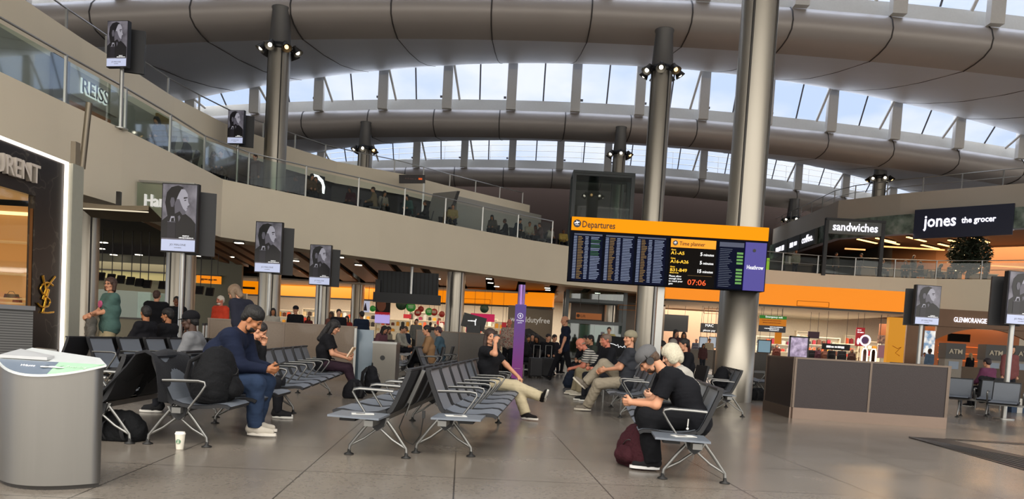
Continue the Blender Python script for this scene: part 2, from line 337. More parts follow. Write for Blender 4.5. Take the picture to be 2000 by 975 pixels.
# ================================================================== roof
def zt(X): return 15.65-.0022*(X-6.6)**2
def zg(X): return 18.4-.0048*(X-6.5)**2
XS = [-50+2.2*i for i in range(50)]
for k in range(0, 5):
    Yk = .4+16*k; rows = []; rows2 = []
    prof = [(-.4, 0), (-.75, -.1), (-1.0, -.35), (-1.15, -.75), (-1.05, -1.1), (-.6, -1.3), (0, -1.38), (.8, -1.4)]
    for dy, dz in prof: rows.append([Vector((X, Yk+dy, zt(X)+dz)) for X in XS])
    S('ceiling_beam', MB().grid(rows), beamm)
    if k < 4:
        for t in (0, .25, .5, .75, 1):
            rows2.append([Vector((X, Yk+.8+13.8*t, (zt(X)-1.4)*(1-t)+zg(X)*t-.35*math.sin(math.pi*t))) for X in XS])
        rows2.append([Vector((X, Yk+14.9, zg(X)+.4)) for X in XS])
        S('ceiling_soffit', MB().grid(rows2), soffm)
    # joints between the roof panels
    jm = MB()
    for j in range(-9, 9):
        X = 2.43+4.14*j
        jm.tube([Vector((X, Yk+dy-.0, zt(X)+dz)) for dy, dz in prof], .035, 5)
        if k < 4: jm.tube([Vector((X+(.0)*t, Yk+.8+13.8*t, (zt(X)-1.4)*(1-t)+zg(X)*t-.35*math.sin(math.pi*t))) for t in (0, .25, .5, .75, 1)], .022, 5)
    S('trim_%d' % (k+1), jm, M('dark_panel_joint', '3a3533', .6))
    if k == 0: continue
    # clerestory: sill strip, panes, posts
    st = [[Vector((X, Yk-.4, zt(X))) for X in XS], [Vector((X, Yk-.32, zt(X)+.68)) for X in XS]]
    S('trim_%d' % (k+10), MB().grid(st), M('white_sill', 'c9c9c6', .45))
    gl = [[Vector((X, Yk-.32, zt(X)+.66)) for X in XS], [Vector((X, Yk-1.3, zg(X)+.1)) for X in XS]]
    S('window_%d' % k, MB().grid(gl, smooth=False), glass_roof)
    pm = MB(); tm = MB()
    for j in range(-9, 9):
        X = 3.0+4.03*j
        a = Vector((X, Yk-.95, zt(X)-.12)); b = Vector((X, Yk-.95, zg(X)+1.4))
        if b.z-a.z < .1: continue
        pm.tube([a, b], (.26, .2), 4, flat=(1, 0.0, 0)) if False else None
        d = (b-a); L = d.length; q = d.to_track_quat('Z', 'X').to_matrix()
        pm.box((a+b)/2, (.60, .35, L))
        s = -1 if X < 3 else 1
        if abs(X-3) > 6: pm.tube([Vector((X-s*.75, Yk-.5, zt(X)+.6)), Vector((X-s*.38, Yk-1.4, zg(X)+.1))], .08, 6)
        Xm = X+2.015; tm.tube([Vector((Xm, Yk-.38, zt(Xm)+.66)), Vector((Xm, Yk-1.36, zg(Xm)+.1))], .05, 5)
        tm.box((X+s*.42, Yk-.5, zt(X)+.76), (.16, .12, .12))
    S('trim_%d' % (k+20), pm, M('white_roof_post', 'c9c5be', .5)); S('trim_%d' % (k+30), tm, M('grey_mullion', '55565c', .5))
# near roof behind / above the traveller
# (the roof behind the traveller is out of the picture and left open to the daylight)
# railing on the outdoor walkway, seen through the far clerestory
er = T('walkway_railing', 'thin pale railing outside, seen through the far roof glazing', 'railing', (3, 66, 17.2))
rm = MB()
for dz in (0, .5, 1.0): rm.tube([(X, 0, dz-.003*(X-5)**2) for X in range(-34, 30, 2)], .025, 5)
rm.build('rail', alu, er)
for X in range(-30, 28, 2): MB().cyl((X, 0, -.5-.003*(X-5)**2), (X, 0, 1-.003*(X-5)**2), .02, n=5).build('post', alu, er)
# ================================================================== upper deck: curved fascia wall
toppx = [(0, 140), (120, 197), (240, 252), (340, 301), (435, 350), (510, 366), (585, 381), (668, 397), (743, 411), (811, 425), (935, 450), (1042, 470), (1110, 481), (1250, 500), (1400, 517), (1500, 527), (1620, 536), (1720, 541), (1830, 545), (1940, 546), (2080, 546)]
EDGE = [PZ(x, y, 6.3) for x, y in toppx]
EDGE = [Vector((-11.9, 9, 6.3)), Vector((-11.75, 13, 6.3))]+EDGE
def ribbon(pts, z0, z1, off=0, th=.3):
    m = MB()
    for side in (0, 1):
        m.grid([[Vector((p.x, p.y+off+side*th, z)) for p in pts] for z in (z0, z1)], smooth=False)
    m.grid([[Vector((p.x, p.y+off, z1)) for p in pts], [Vector((p.x, p.y+off+th, z1)) for p in pts]]); m.grid([[Vector((p.x, p.y+off, z0)) for p in pts], [Vector((p.x, p.y+off+th, z0)) for p in pts]])
    return m
def offs(pts, d):
    out = []
    for i, p in enumerate(pts):
        a = pts[max(i-1, 0)]; b = pts[min(i+1, len(pts)-1)]; t = (b-a).normalized(); out.append(Vector((p.x-t.y*d, p.y+t.x*d, p.z)))
    return out
IN = offs(EDGE, .35)
fm = MB()
fm.grid([[Vector((p.x, p.y, z)) for p in EDGE] for z in (4.2, 6.3)], smooth=False)
fm.grid([[Vector((p.x, p.y, 6.3)) for p in pp] for pp in (EDGE, IN)], smooth=False)
fm.grid([[Vector((p.x, p.y, 4.2)) for p in pp] for pp in (EDGE, offs(EDGE, 1.3))], smooth=False)
fm.grid([[Vector((p.x, p.y, z)) for p in IN] for z in (6.3, 4.3)], smooth=False)
S('wall_fascia', fm, cream)
DK = offs(EDGE, 10)
S('floor_upper', MB().grid([[Vector((p.x, p.y, 6.2)) for p in pp] for pp in (offs(EDGE, .3), DK)], smooth=False), M('upper_floor', '6b655e', .4))
# lower-level soffit: dark plane with timber planks running back
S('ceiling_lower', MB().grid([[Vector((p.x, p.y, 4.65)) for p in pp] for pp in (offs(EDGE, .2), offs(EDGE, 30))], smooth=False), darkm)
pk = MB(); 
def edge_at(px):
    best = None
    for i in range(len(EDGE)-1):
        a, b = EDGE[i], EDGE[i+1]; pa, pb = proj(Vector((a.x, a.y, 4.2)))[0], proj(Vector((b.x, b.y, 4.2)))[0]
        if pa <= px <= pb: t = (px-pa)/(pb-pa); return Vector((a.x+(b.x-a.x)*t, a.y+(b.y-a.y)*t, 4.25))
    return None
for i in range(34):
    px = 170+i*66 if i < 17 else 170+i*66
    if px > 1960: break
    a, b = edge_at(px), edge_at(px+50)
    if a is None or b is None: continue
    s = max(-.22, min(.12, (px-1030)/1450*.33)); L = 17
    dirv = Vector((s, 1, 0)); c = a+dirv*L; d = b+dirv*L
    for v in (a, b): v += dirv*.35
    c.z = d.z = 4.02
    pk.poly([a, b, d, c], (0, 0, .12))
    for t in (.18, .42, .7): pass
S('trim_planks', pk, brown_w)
# ================================================================== upper deck: parapet volume set back behind the balustrade
left_par = [(-40, -60), (81, 22), (160, 75), (240, 125), (340, 190), (440, 242), (558, 284), (658, 316), (791, 341), (867, 361), (1035, 401)]
LP = [PZ(x, y, 9.6) for x, y in left_par]
wm = MB(); wm.grid([[Vector((p.x, p.y, z)) for p in LP] for z in (8.5, 9.6)], smooth=False)
wm.grid([[Vector((p.x, p.y, 9.6)) for p in pp] for pp in (LP, offs(LP, 1.5))], smooth=False)
S('wall_upper_left', wm, cream)
w2 = MB(); w2.grid([[Vector((p.x, p.y, z)) for p in LP[:6]] for z in (6.2, 8.5)], smooth=False); S('wall_shop_left', w2, M('shop_wall_pale', '9c968a', .5))
w3 = MB(); w3.grid([[Vector((p.x, p.y, z)) for p in offs(LP[5:10], .4)] for z in (6.2, 8.6)], smooth=False); S('wall_shop_dark', w3, M('shopfront_dark', '1b1a1c', .25))
w4 = MB(); a, b = LP[9], LP[10]; w4.box(((a.x+b.x)/2, (a.y+b.y)/2+1.0, 7.6), ((b-a).length, 2.2, 2.9), math.atan2(b.y-a.y, b.x-a.x)); S('wall_kiosk', w4, M('kiosk_white', 'a8a59c', .6))
def railing(name, label, pts, h, n_rail=1, every=1, lean=0, parent=None, group=None, glassm=None, glass_h=.95, post=.03, clear_from=99):
    c = pts[0].copy(); t = T(name, label, 'railing', c, group=group)
    ps = [p-c for p in pts]
    MB().tube([p+Vector((0, 0, h)) for p in ps], .028, 6).build('handrail', alu, t)
    for q in range(1, n_rail): MB().tube([p+Vector((0, 0, h*q/n_rail)) for p in ps], .018, 5).build('lower_rail', alu, t)
    for p in ps[::every]: MB().box(p+Vector((0, 0, h/2)), (post*2, post*2, h)).build('post', alu, t)
    if glassm:
        for gi_, (a, b) in enumerate(zip(ps[:-1], ps[1:])):
            d = (b-a).normalized()*.06; MB().grid([[a+d+Vector((0, 0, z)), b-d+Vector((0, 0, z))] for z in (.06, glass_h)]).build('glass_pane', glassm if gi_ < clear_from else glass, t)
    return t
def resample(pts, step):
    out = [pts[0]]; acc = 0
    for a, b in zip(pts[:-1], pts[1:]):
        L = (b-a).length; s = step-acc
        while s <= L: out.append(a.lerp(b, s/L)); s += step
        acc = L-(s-step)
    return out
lo_ = lambda pts, z: [Vector((p.x, p.y, z)) for p in pts]
railing('roof_railing', 'long thin railing along the top of the cream parapet on the left', resample(lo_(offs(LP, .3), 9.6), 2.0), .75)
bl = resample(lo_(offs(EDGE, .15)[:15], 6.3), 2.45)
railing('glass_balustrade', 'glass balustrade on the left curved deck edge, above the cream fascia', bl, 1.22, 1, glassm=glass_g, glass_h=1.1, clear_from=9)
blr = resample(lo_(offs(EDGE, .15)[16:], 6.3), 2.4)
railing('glass_balustrade', 'glass balustrade on the right deck, in front of the food shops', blr, 1.15, 2, glassm=glass, glass_h=1.0)
# right hand upper volume
RP = [PZ(x, y, 12) for x, y in [(1440, 480), (1505, 450), (1580, 418), (1638, 392), (1760, 378), (1880, 368), (2000, 358), (2100, 350)]]
rp1 = MB(); rp1.grid([[Vector((p.x, p.y, z)) for p in RP] for z in (10.6, 12)], smooth=False); rp1.grid([[Vector((p.x, p.y, 12)) for p in pp] for pp in (RP, offs(RP, 2))], smooth=False)
S('wall_upper_right', rp1, cream2)
rp2 = MB(); rp2.grid([[Vector((p.x-.2, p.y-.3, z)) for p in RP] for z in (9.3, 10.55)], smooth=False); rp2.grid([[Vector((p.x-.2, p.y-.3, 10.55)) for p in RP], [Vector((p.x, p.y, 10.6)) for p in RP]], smooth=False)
S('wall_fascia_right', rp2, rampmat('leafy_picture_band', [(.3, '2e3a30'), (.55, '75857a'), (.8, 'a9b0a6')], 1.6, .25))
railing('roof_railing', 'thin railing along the top of the grey parapet on the right', resample(lo_(offs(RP, .2), 12), 2.2), .95, 2)
# back wall
S('wall_back', MB().box((5, 66.5, 7), (110, .4, 15)), brownm)
S('wall_shop_back_left', MB().box((-8, 58, 2.1), (46, .3, 4.2)), M('shop_back_wall', 'd8cdb8', .6, var=.1))
S('wall_shop_back_right', MB().box((22, 56, 2.1), (34, .3, 4.2)), M('shop_back_wall', 'b9a68c'))
# warm spots thrown on the cream wall by the column lamps
def spot(name, a, b, e, ang, col=(1, .86, .62)):
    l = bpy.data.lights.new(name, 'SPOT'); l.energy = e; l.spot_size = R(ang); l.spot_blend = .6; l.color = col; l.shadow_soft_size = .1
    o = bpy.data.objects.new(name, l); COL.objects.link(o); o.location = a; o.rotation_euler = (Vector(b)-Vector(a)).to_track_quat('-Z', 'Y').to_euler()
spot('column_spot_light', (-9.6, 30.6, 13.0), PZ(515, 425, 5.2), 2600, 13); spot('column_spot_light', (-10.4, 31.6, 13.0), PZ(620, 318, 9.0), 1600, 16)
spot('column_spot_light', (-9.0, 30.6, 13.0), PZ(470, 452, 4.6), 1500, 14)
# ================================================================== columns
def column(name, label, X, Y, r, z1, cap=True, lamps=0, grooves=(200, 300), z0=0, group=None, clad=None, litdir=None):
    t = T(name, label, 'column', (X, Y, z0), group=group); H = z1-z0
    top = H-1.6 if cap else H
    MB().lathe([(r, 0), (r, top)], n=40).build('shaft', steel, t)
    g = MB()
    for a in grooves:
        a = R(a); x, y = math.cos(a)*r*1.002, math.sin(a)*r*1.002
        g.tube([(x, y, .02), (x, y, top-.02)], .028, 6)
    g.build('groove', steel_d, t)
    MB().lathe([(r+.015, 0), (r+.015, .12), (r, .13)], n=40).build('base_ring', steel, t)
    if clad: MB().lathe([(r+.03, .02), (r+.03, clad), (r, clad+.01)], n=40).build('cladding', steel, t)
    if cap:
        MB().lathe([(r*1.0, top), (r*1.02, top+.1), (r*.82, H-.12), (r*.9, H-.05), (r*.9, H)], n=32).build('capital', M('capital_grey', '5a5856', .45, .5), t)
        MB().lathe([(r*1.02, top-.15), (r*1.12, top-.12), (r*1.12, top+.08), (r*1.02, top+.1)], n=32).build('lamp_ring', black, t)
        for i in range(lamps):
            a = R(180+360*(i+.5)/lamps*1.0); d = Vector((math.cos(a), math.sin(a), 0)); c = d*(r*1.12+.22)+Vector((0, 0, top-.12))
            s = MB(); s.cyl(d*r+Vector((0, 0, top-.05)), c, .03, n=6); ax = (d*.55+Vector((0, 0, -.8))).normalized()
            s.cyl(c-ax*.16, c+ax*.14, .09, .21, n=14, caps=False); s.cyl(c-ax*.22, c-ax*.16, .09, n=10)
            sp = s.build('spotlight', steel_d, t)
            MB().ico(c+ax*.06, .085, 6).build('bulb', lampw if (i % 3 != 2) else lampwarm, sp)
    return t
for px, lab, lm in ((547, 'tall steel column with lit spotlight ring on the left, rising through the upper deck', 7), (1297, 'tall steel column with spotlight ring behind the departures board', 7)):
    p = P(px+1, 60, 31.45); column('steel_column', lab, p.x, 31.45, .44, 14.2, True, lm, group='columns with spotlight rings')
for px, py, lab in ((715, 245, 'distant steel column with spotlight ring, left of centre under the second roof wave'), (1213, 255, 'distant steel column with spotlight ring above the glass lift'), ):
    p = P(px, py, 47.4); column('steel_column', lab, p.x, 47.4, .40, zt(p.x)-.95, True, 6, group='columns with spotlight rings')
p = P(1722, 305, 51); column('steel_column', 'distant steel column with two bright lamps above the grey parapet on the right', p.x, 51, .42, P(1722, 300, 51).z, True, 6, z0=11.0, group='columns with spotlight rings')
p = P(1551, 395, 63.4); column('steel_column', 'farthest steel column with three small lamps, seen right of the big near column', p.x, 63.4, .5, zt(p.x)-.95, True, 6, group='columns with spotlight rings')
column('steel_column', 'big near steel column with vertical groove, right of centre', 5.04, 16.9, .40, 14.4, False, 0, (236, 318, 120), clad=2.9)
for px, Y, r, lab in ((351, 27.0, .50, 'steel column behind the nearest portrait advert screen'), (630, 38, .38, 'steel column below the third advert screen'), (888, 37.2, .46, 'steel column standing behind the centre partition'), (170, 23.5, .30, 'steel column beside the black marble shopfront'), (455, 52, .35, 'far steel column behind the orange-jacketed shopper'), (1213, 48.6, .40, 'steel column beside the lift enclosure')):
    p = P(px, 600, Y); column('round_column', lab, p.x, Y, r, 4.5, False, 0, (250, 310), group='lower hall columns')
# ================================================================== orange fascia signs
def orange_sign(label, p0, p1, z0, z1, seam):
    c = Vector((p0.x, p0.y, z0)); t = T('orange_fascia_sign', label, 'sign', c); d = Vector((p1.x-p0.x, p1.y-p0.y, 0)); L = d.length; a = math.atan2(d.y, d.x); t.rotation_euler.z = a
    MB().box((L/2, .15, (z1-z0)/2), (L, .3, z1-z0)).build('face', orange, t)
    MB().box((L/2, .2, -.06), (L, .45, .1)).build('bottom_rail', steel_d, t)
    for s in seam:
        m = MB()
        for q in ((s, .02, s+1.8, .02), (s, .02, s, .3), (s+1.8, .02, s+1.8, .3), (s, .3, s+1.8, .3)): m.tube([(q[0], -.01, q[1]), (q[2], -.01, q[3])], .018, 4)
        m.build('panel_seam', M('orange_seam', 'b56a08', .6), t)
    return t
orange_sign('long glowing orange fascia over the duty free shop, left of the purple totem', PZ(478, 574, 3.14), PZ(1079, 600, 3.14), 3.14, 4.0, (17, 27, 32))
orange_sign('large glowing orange fascia over the shops on the right of the big column', P(1300, 583, 42), P(1766, 612, 42), 3.82, 4.97, (7.4,))
t = T('orange_pillar_sign', 'tall yellow-orange panel with line drawing at right end of the shop', 'sign', P(1745, 700, 42.2)); t.location.z = 0
MB().box((0, 0, 1.75), (.95, .3, 3.5)).build('panel', M('amber_panel', 'e89a10', .5, emit=.6), t)
MB().tube([(-.2, -.17, 1.9), (.1, -.17, 1.75), (.3, -.17, 1.85), (0, -.17, 1.5), (.25, -.17, 1.35)], .015, 4).build('line_drawing', M('red_line', 'b23a10'), t)
# ================================================================== departures board
BY = 16.3
tl, tr, bl_, brr = P(1120, 423, BY), P(1506, 447, BY), P(1109, 548, BY), P(1493, 570, BY)
bc = Vector(((bl_.x+brr.x)/2, BY, (bl_.z+brr.z)/2)); BW = (tr.x-tl.x); BH = tl.z-bl_.z
bd = T('departures_board', 'wide departures board with yellow header on a steel pole', 'departures board', (bc.x, BY, 0))
z0 = bc.z; hw = BW/2; k = BH/1.40
MB().box((0, .16, z0+BH/2), (BW, .3, BH)).build('housing', M('board_navy', '0b0f1c', .9, spec=.1), bd)
hd = MB().box((0, -.005, z0+BH-.15*k), (BW-.02, .04, .29*k)).build('header', M('header_yellow', 'ff9c00', .6, emit=.74, spec=.1), bd)
text('Departures', .20*k, M('header_ink', '4a2a08'), hd, loc=(-hw+.235, -.03, z0+BH-.225*k), bold=.002, fit=BW*.165)
pl = MB(); pl.cyl((-hw+.13, -.02, z0+BH-.15*k), (-hw+.13, -.035, z0+BH-.15*k), .085, n=24); plo = pl.build('aeroplane_disc', black, hd)
def plane_icon(s, x, y, z, mat, par):
    m = MB(); m.tube([(x-s*.8, y, z-s*.1), (x+s*.6, y, z+s*.25)], s*.14, 6); m.poly([(x-.1*s, y, z+.05*s), (x+.25*s, y, z+.1*s), (x-.2*s, y, z+.6*s), (x-.35*s, y, z+.6*s)], (0, -.004, 0)); m.poly([(x, y, z+.05*s), (x+.2*s, y, z+.1*s), (x+.1*s, y, z-.3*s), (x, y, z-.3*s)], (0, -.004, 0))
    m.box((x, y, z-.55*s), (s*1.1, .004, s*.1)); return m.build('aeroplane_mark', mat, par)
plane_icon(.075, -hw+.13, -.045, z0+BH-.14*k, lettw, plo)
rowm = M('board_text_blue', '9fb0d8', .5, emit=.38); rowy = M('board_text_amber', 'a8803a', .5, emit=.35); rowg = M('board_green', '5fa04a', .5, emit=.6); wht = M('board_text_white', 'ffffff', .5, emit=.85); yel = M('board_text_yellow', 'ffc62a', .5, emit=.9)
rg = random.Random(3)
def flight_panel(x0, w, head):
    s = MB().box((x0+w/2, 0, z0+.50*k), (w, .03, 1.0*k)).build('flight_screen', M('screen_dark', '0b1028', .9, spec=.1), bd)
    hb = MB().box((x0+w/2, -.02, z0+1.02*k), (w*.96, .01, .035*k)).build('column_heads', M('screen_headbar', '57607c', emit=.3), s)
    a, b, c, e = MB(), MB(), MB(), MB()
    n = 27
    for i in range(n):
        z = z0+k*(.97-.94*i/n)
        a.box((x0+w*.07, -.019, z), (w*.11, .004, .015*k)); ln = rg.uniform(.10, .2)*w; b.box((x0+w*.16+ln/2, -.019, z), (ln, .004, .013*k))
        a.box((x0+w*.46, -.019, z), (w*rg.uniform(.1, .14), .004, .014*k)); ln = w*rg.uniform(.25, .34)
        (e if (head == 0 and i < 12 and rg.random() < .6) else a).box((x0+w*.6+ln/2, -.019, z), (ln, .004, .013*k))
    a.build('flight_rows', rowm, s); b.build('destinations', rowy, s)
    if e.v: e.build('gate_status', M('board_dim_green', '2e6a45', emit=.5), s)
fw = BW*.148
for i in range(3): flight_panel(-hw+.07+i*(fw+.055), fw, i)
x1 = -hw+.07+3*(fw+.055)+.03; w1 = BW*.235
tp = MB().box((x1+w1/2, 0, z0+.53*k), (w1, .03, 1.06*k)).build('time_planner', M('screen_black', '120f0e', .9, spec=.1), bd)
MB().box((x1+w1/2, -.02, z0+.95*k), (w1*.97, .012, .185*k)).build('planner_header', M('planner_amber', 'ff9d08', emit=.85), tp)
text('Time planner', .125*k, M('header_ink', ''), tp, loc=(x1+.20*k, -.03, z0+.905*k), fit=w1*.55)
pd_ = MB().cyl((x1+.11*k, -.026, z0+.95*k), (x1+.11*k, -.04, z0+.95*k), .055*k, n=20).build('planner_disc', black, tp); plane_icon(.045, x1+.11*k, -.045, z0+.955*k, lettw, pd_)
for i, (g, m_, sub) in enumerate((('A1-A5', '5', 'Gates'), ('A16-A26', '5', 'Gates'), ('B31-B49', '15', 'Gates'))):
    z = z0+k*(.70-.185*i)
    text(sub, .045*k, yel, tp, loc=(x1+.03*k, -.02, z+.088*k)); text(g, .098*k, yel, tp, loc=(x1+.03*k, -.02, z), bold=.001, fit=w1*(.29, .39, .36)[i])
    text(m_, .105*k, wht, tp, loc=(x1+w1*.71, -.02, z), bold=.002, align='RIGHT'); text('minutes', .08*k, wht, tp, loc=(x1+w1*.73, -.02, z), fit=w1*.22)
marks(tp, x1+.03*k, x1+.22*k, z0+.30*k, .022*k, yel, -.02, 5)
for i, s in enumerate(('Please allow', 'enough time', 'to reach your', 'gate')): text(s, .055*k, wht, tp, loc=(x1+.02*k, -.02, z0+k*(.21-.055*i)))
MB().box((x1+w1*.68, -.02, z0+.26*k), (w1*.52, .005, .004)).build('clock_rule', rowy, tp)
text('07:06', .17*k, M('clock_orange', 'ff5a1e', emit=1.0), tp, loc=(x1+w1*.42, -.02, z0+.055*k), squash=1.1)
x2 = x1+w1+.05; w2 = BW*.13
ip = MB().box((x2+w2/2, 0, z0+.53*k), (w2, .03, 1.02*k)).build('info_screen', M('screen_dark', ''), bd)
MB().box((x2+w2/2, -.018, z0+.98*k), (w2*.95, .006, .10*k)).build('info_header', M('screen_headbar', ''), ip)
a, g_ = MB(), MB()
for i in range(22): z = z0+k*(.88-.85*i/22); ln = rg.uniform(.3, .58)*w2; a.box((x2+.03+ln/2, -.019, z), (ln, .004, .010*k))
for i in range(10):
    z = z0+k*(.80-.072*i)
    if i not in (4,): g_.box((x2+w2*.84, -.02, z), (w2*.24, .006, .045*k))
a.build('info_rows', M('board_text_dim', '6f7a94', emit=.3), ip); g_.build('gate_blocks', rowg, ip)
x3 = x2+w2+.02; w3 = hw-x3-.03
hp = MB().box((x3+w3/2, -.005, z0+.53*k), (w3, .04, 1.05*k)).build('airport_name_panel', M('airport_purple', '3a2f9a', .4, emit=.55), bd)
text('Heathrow', .13*k, wht, hp, loc=(x3+w3/2, -.03, z0+.47*k), align='CENTER', fit=w3*.78)
MB().cyl((x3+w3*.42, -.02, z0+.88*k), (x3+w3*.42, -.035, z0+.88*k), .035*k, n=16).build('camera_dome', black, hp)
pp_ = P(1291, 600, BY+.2)
MB().box((pp_.x-bc.x, .36, (z0+.3)/2), (.15, .12, z0+.3)).build('pole', alu, bd)
MB().box((pp_.x-bc.x, .36, .02), (.4, .4, .04)).build('foot_plate', alu, bd)
# ================================================================== portrait advert screens
adm = M('advert_picture_dark', '1c1a22', .3, emit=.5); ad_bg = rampmat('advert_picture_ground', [(.3, '3b3942'), (.7, '77757f')], 3, .3, emit=.55)
ad_lt = M('advert_skin_light', 'aaa8b4', .3, emit=.6); ad_md = M('advert_skin_mid', '66636e', .3, emit=.5); ad_dk = M('advert_hair', '15131a', .3, emit=.35)
ad_wh = M('advert_white_band', 'c3cbe8', .3, emit=.8); ad_tx = M('advert_ink', '6b6c78', .3)
def advert(label, px0, px1, pyt, pyb, Y, yaw=0, pole=True, zbase=0, back='R', group='portrait advert screens'):
    bl0, br0 = P(px0, pyb, Y), P(px1, pyb, Y); tp0 = P((px0+px1)/2, pyt, Y); c = (bl0+br0)/2; w = (br0.x-bl0.x)*.5/math.cos(R(yaw))*2; h = tp0.z-c.z
    t = T('advert_screen', label, 'advert screen', (c.x, Y, zbase), R(yaw), group); z = c.z-zbase; hw = w/2
    MB().box((0, .07, z+h/2), (w, .12, h)).build('casing', M('screen_casing', '101118', .35), t)
    fr = MB().box((0, 0, z+h/2), (w*.93, .02, h*.965)).build('picture', ad_bg, t)
    def pg(pts, mat, nm, d): return MB().poly([(x*w*.93, -.012-d, z+h*.0175+yy*h*.965) for x, yy in pts], (0, -.002, 0)).build(nm, mat, fr)
    # dark clothing, head in profile looking up and right, hair, ear
    pg([(-.5, .19), (.5, .19), (.5, .42), (.36, .50), (.2, .56), (.05, .60), (-.12, .58), (-.28, .55), (-.5, .45)], ad_dk, 'clothing', 0)
    pg([(-.34, .52), (-.12, .50), (.02, .58), (.02, .66), (-.08, .78), (.02, .90), (.12, .955), (-.05, .985), (-.25, .955), (-.38, .87), (-.42, .72)], ad_dk, 'hair', .001)
    pg([(-.12, .56), (.02, .60), (.1, .545), (.17, .555), (.2, .60), (.24, .625), (.215, .645), (.25, .66), (.24, .68), (.305, .70), (.26, .745), (.25, .79), (.24, .86), (.16, .925), (.05, .93), (-.02, .86), (-.08, .78), (-.14, .7)], ad_lt, 'face', .003)
    pg([(-.12, .56), (.02, .60), (.1, .545), (.17, .555), (.2, .60), (.12, .64), (.06, .70), (.0, .78), (-.08, .78), (-.14, .7)], ad_md, 'jaw', .005)
    pg([(.13, .785), (.24, .80), (.24, .815), (.13, .81)], ad_dk, 'brow', .006); pg([(.15, .755), (.21, .765), (.2, .775), (.15, .77)], ad_dk, 'eye', .006)
    pg([(-.24, .66), (-.17, .66), (-.13, .74), (-.16, .80), (-.24, .80), (-.27, .74)], ad_md, 'ear', .006)
    pg([(.0, .44), (.05, .50), (.02, .54), (-.03, .52)], ad_md, 'collar', .002)
    # bottle outline
    pg([(-.33, .19), (-.09, .19), (-.09, .43), (-.33, .43)], M('advert_bottle', '24212a', .3, emit=.5), 'bottle', .004)
    pg([(-.33, .43), (-.09, .43), (-.09, .44), (-.33, .44)], ad_md, 'bottle_shoulder', .006)
    pg([(-.27, .44), (-.23, .44), (-.22, .49), (-.14, .50), (-.13, .44), (-.11, .46), (-.13, .52), (-.23, .52)], ad_lt, 'bottle_cap', .006)
    bd_ = pg([(-.5, 0), (.5, 0), (.5, .17), (-.5, .17)], ad_wh, 'name_band', .001)
    text('JO MALONE', .075*w, ad_tx, bd_, loc=(0, -.02, z+h*.095), align='CENTER', ext=.001, squash=1.1); marks(bd_, -.10*w, .10*w, z+h*.065, .018*w, ad_tx, -.018, 2)
    marks(fr, .12*w, .30*w, z+h*.24, .030*w, wht, -.02, 3); marks(fr, .02*w, .42*w, z+h*.212, .030*w, wht, -.02, 4, name='blurred_caption')
    s = 1 if back == 'R' else -1      # second screen standing back to back at an angle
    off = .30 if s > 0 else .03
    m = MB(); q = Matrix.Rotation(R(24*s), 3, 'Z'); m.box(Vector((s*w*off, .44, z+h*.46)), (w*.85, .10, h*.94), q)
    bk = m.build('rear_screen', M('rear_casing', '26272b', .5), t)
    if pole:
        MB().cyl((0, .22, 0), (0, .22, z+h*.5), .055, n=14).build('pole', alu, t); MB().cyl((0, .22, 0), (0, .22, .03), .2, n=20).build('foot_plate', alu, t)
    return t
advert('nearest portrait advert screen showing a man in profile, left hall', 311, 384, 358, 493, 18.0, -4)
advert('second portrait advert screen in the row, over the seated man in navy', 495, 549, 433, 533, 24.5, -4)
advert('third portrait advert screen in the row, farthest on the lower floor left', 602, 645, 478, 557, 28.2, -4)
advert('portrait advert screen high on the upper left deck, nearest there', 205, 250, 40, 131, 20.5, -10, zbase=6.25)
advert('portrait advert screen on the upper left deck, the farther one', 442, 476, 215, 281, 31.0, -10, zbase=6.25)
advert('portrait advert screen on a thin pole above the right end of the long counter', 1783, 1835, 557, 635, 20.5, 6, back='L')
advert('portrait advert screen at the right edge of the picture', 1960, 2024, 530, 635, 15.8, 6, back='L')
# ================================================================== purple totem
t = T('charging_totem', 'slim purple charging point totem with steel top', 'totem', PZ(1009, 742)); Y = t.location.y
rampp = M('totem_purple', '5b2a8c', .35); n_ = rampp.node_tree.nodes; l_ = rampp.node_tree.links
tcc = n_.new('ShaderNodeTexCoord'); sz = n_.new('ShaderNodeSeparateXYZ'); l_.new(tcc.outputs['Object'], sz.inputs[0]); mrr = n_.new('ShaderNodeMapRange'); mrr.inputs['From Max'].default_value = 2.0; l_.new(sz.outputs[2], mrr.inputs['Value'])
cc = n_.new('ShaderNodeValToRGB'); cc.color_ramp.elements[0].color = lin('8a2583'); cc.color_ramp.elements[1].color = lin('4a2f96'); l_.new(mrr.outputs[0], cc.inputs[0]); l_.new(cc.outputs[0], n_['Principled BSDF'].inputs['Base Color'])
l_.new(cc.outputs[0], n_['Principled BSDF'].inputs['Emission Color']); n_['Principled BSDF'].inputs['Emission Strength'].default_value = .12
pn = MB().box((0, 0, 1.05), (.30, .12, 2.02)).build('panel', rampp, t)
MB().cyl((0, .05, 0), (0, .05, 2.6), .10, n=20).build('pole', M('purple_steel', '8a6aa6', .25, .9), t)
MB().lathe([(.075, 0), (.085, 0), (.085, .005), (.075, .005)], n=20).mesh
rg_ = MB(); 
rg_.tube([(.07*math.cos(a*math.pi/8), -.068, 1.75+.07*math.sin(a*math.pi/8)) for a in range(17)], .006, 5); rg_.poly([(.01, -.066, 1.80), (-.03, -.066, 1.745), (0, -.066, 1.745), (-.01, -.066, 1.70), (.03, -.066, 1.755), (0, -.066, 1.755)], (0, -.004, 0))
rg_.build('bolt_symbol', wht, pn)
text('Charging', .055, wht, pn, loc=(0, -.068, 1.61), align='CENTER', ext=.002); text('point', .055, wht, pn, loc=(0, -.068, 1.55), align='CENTER', ext=.002); MB().box((0, -.066, .31), (.17, .006, .016)).build('pale_line', M('pale_mauve', 'b88ab0'), pn)
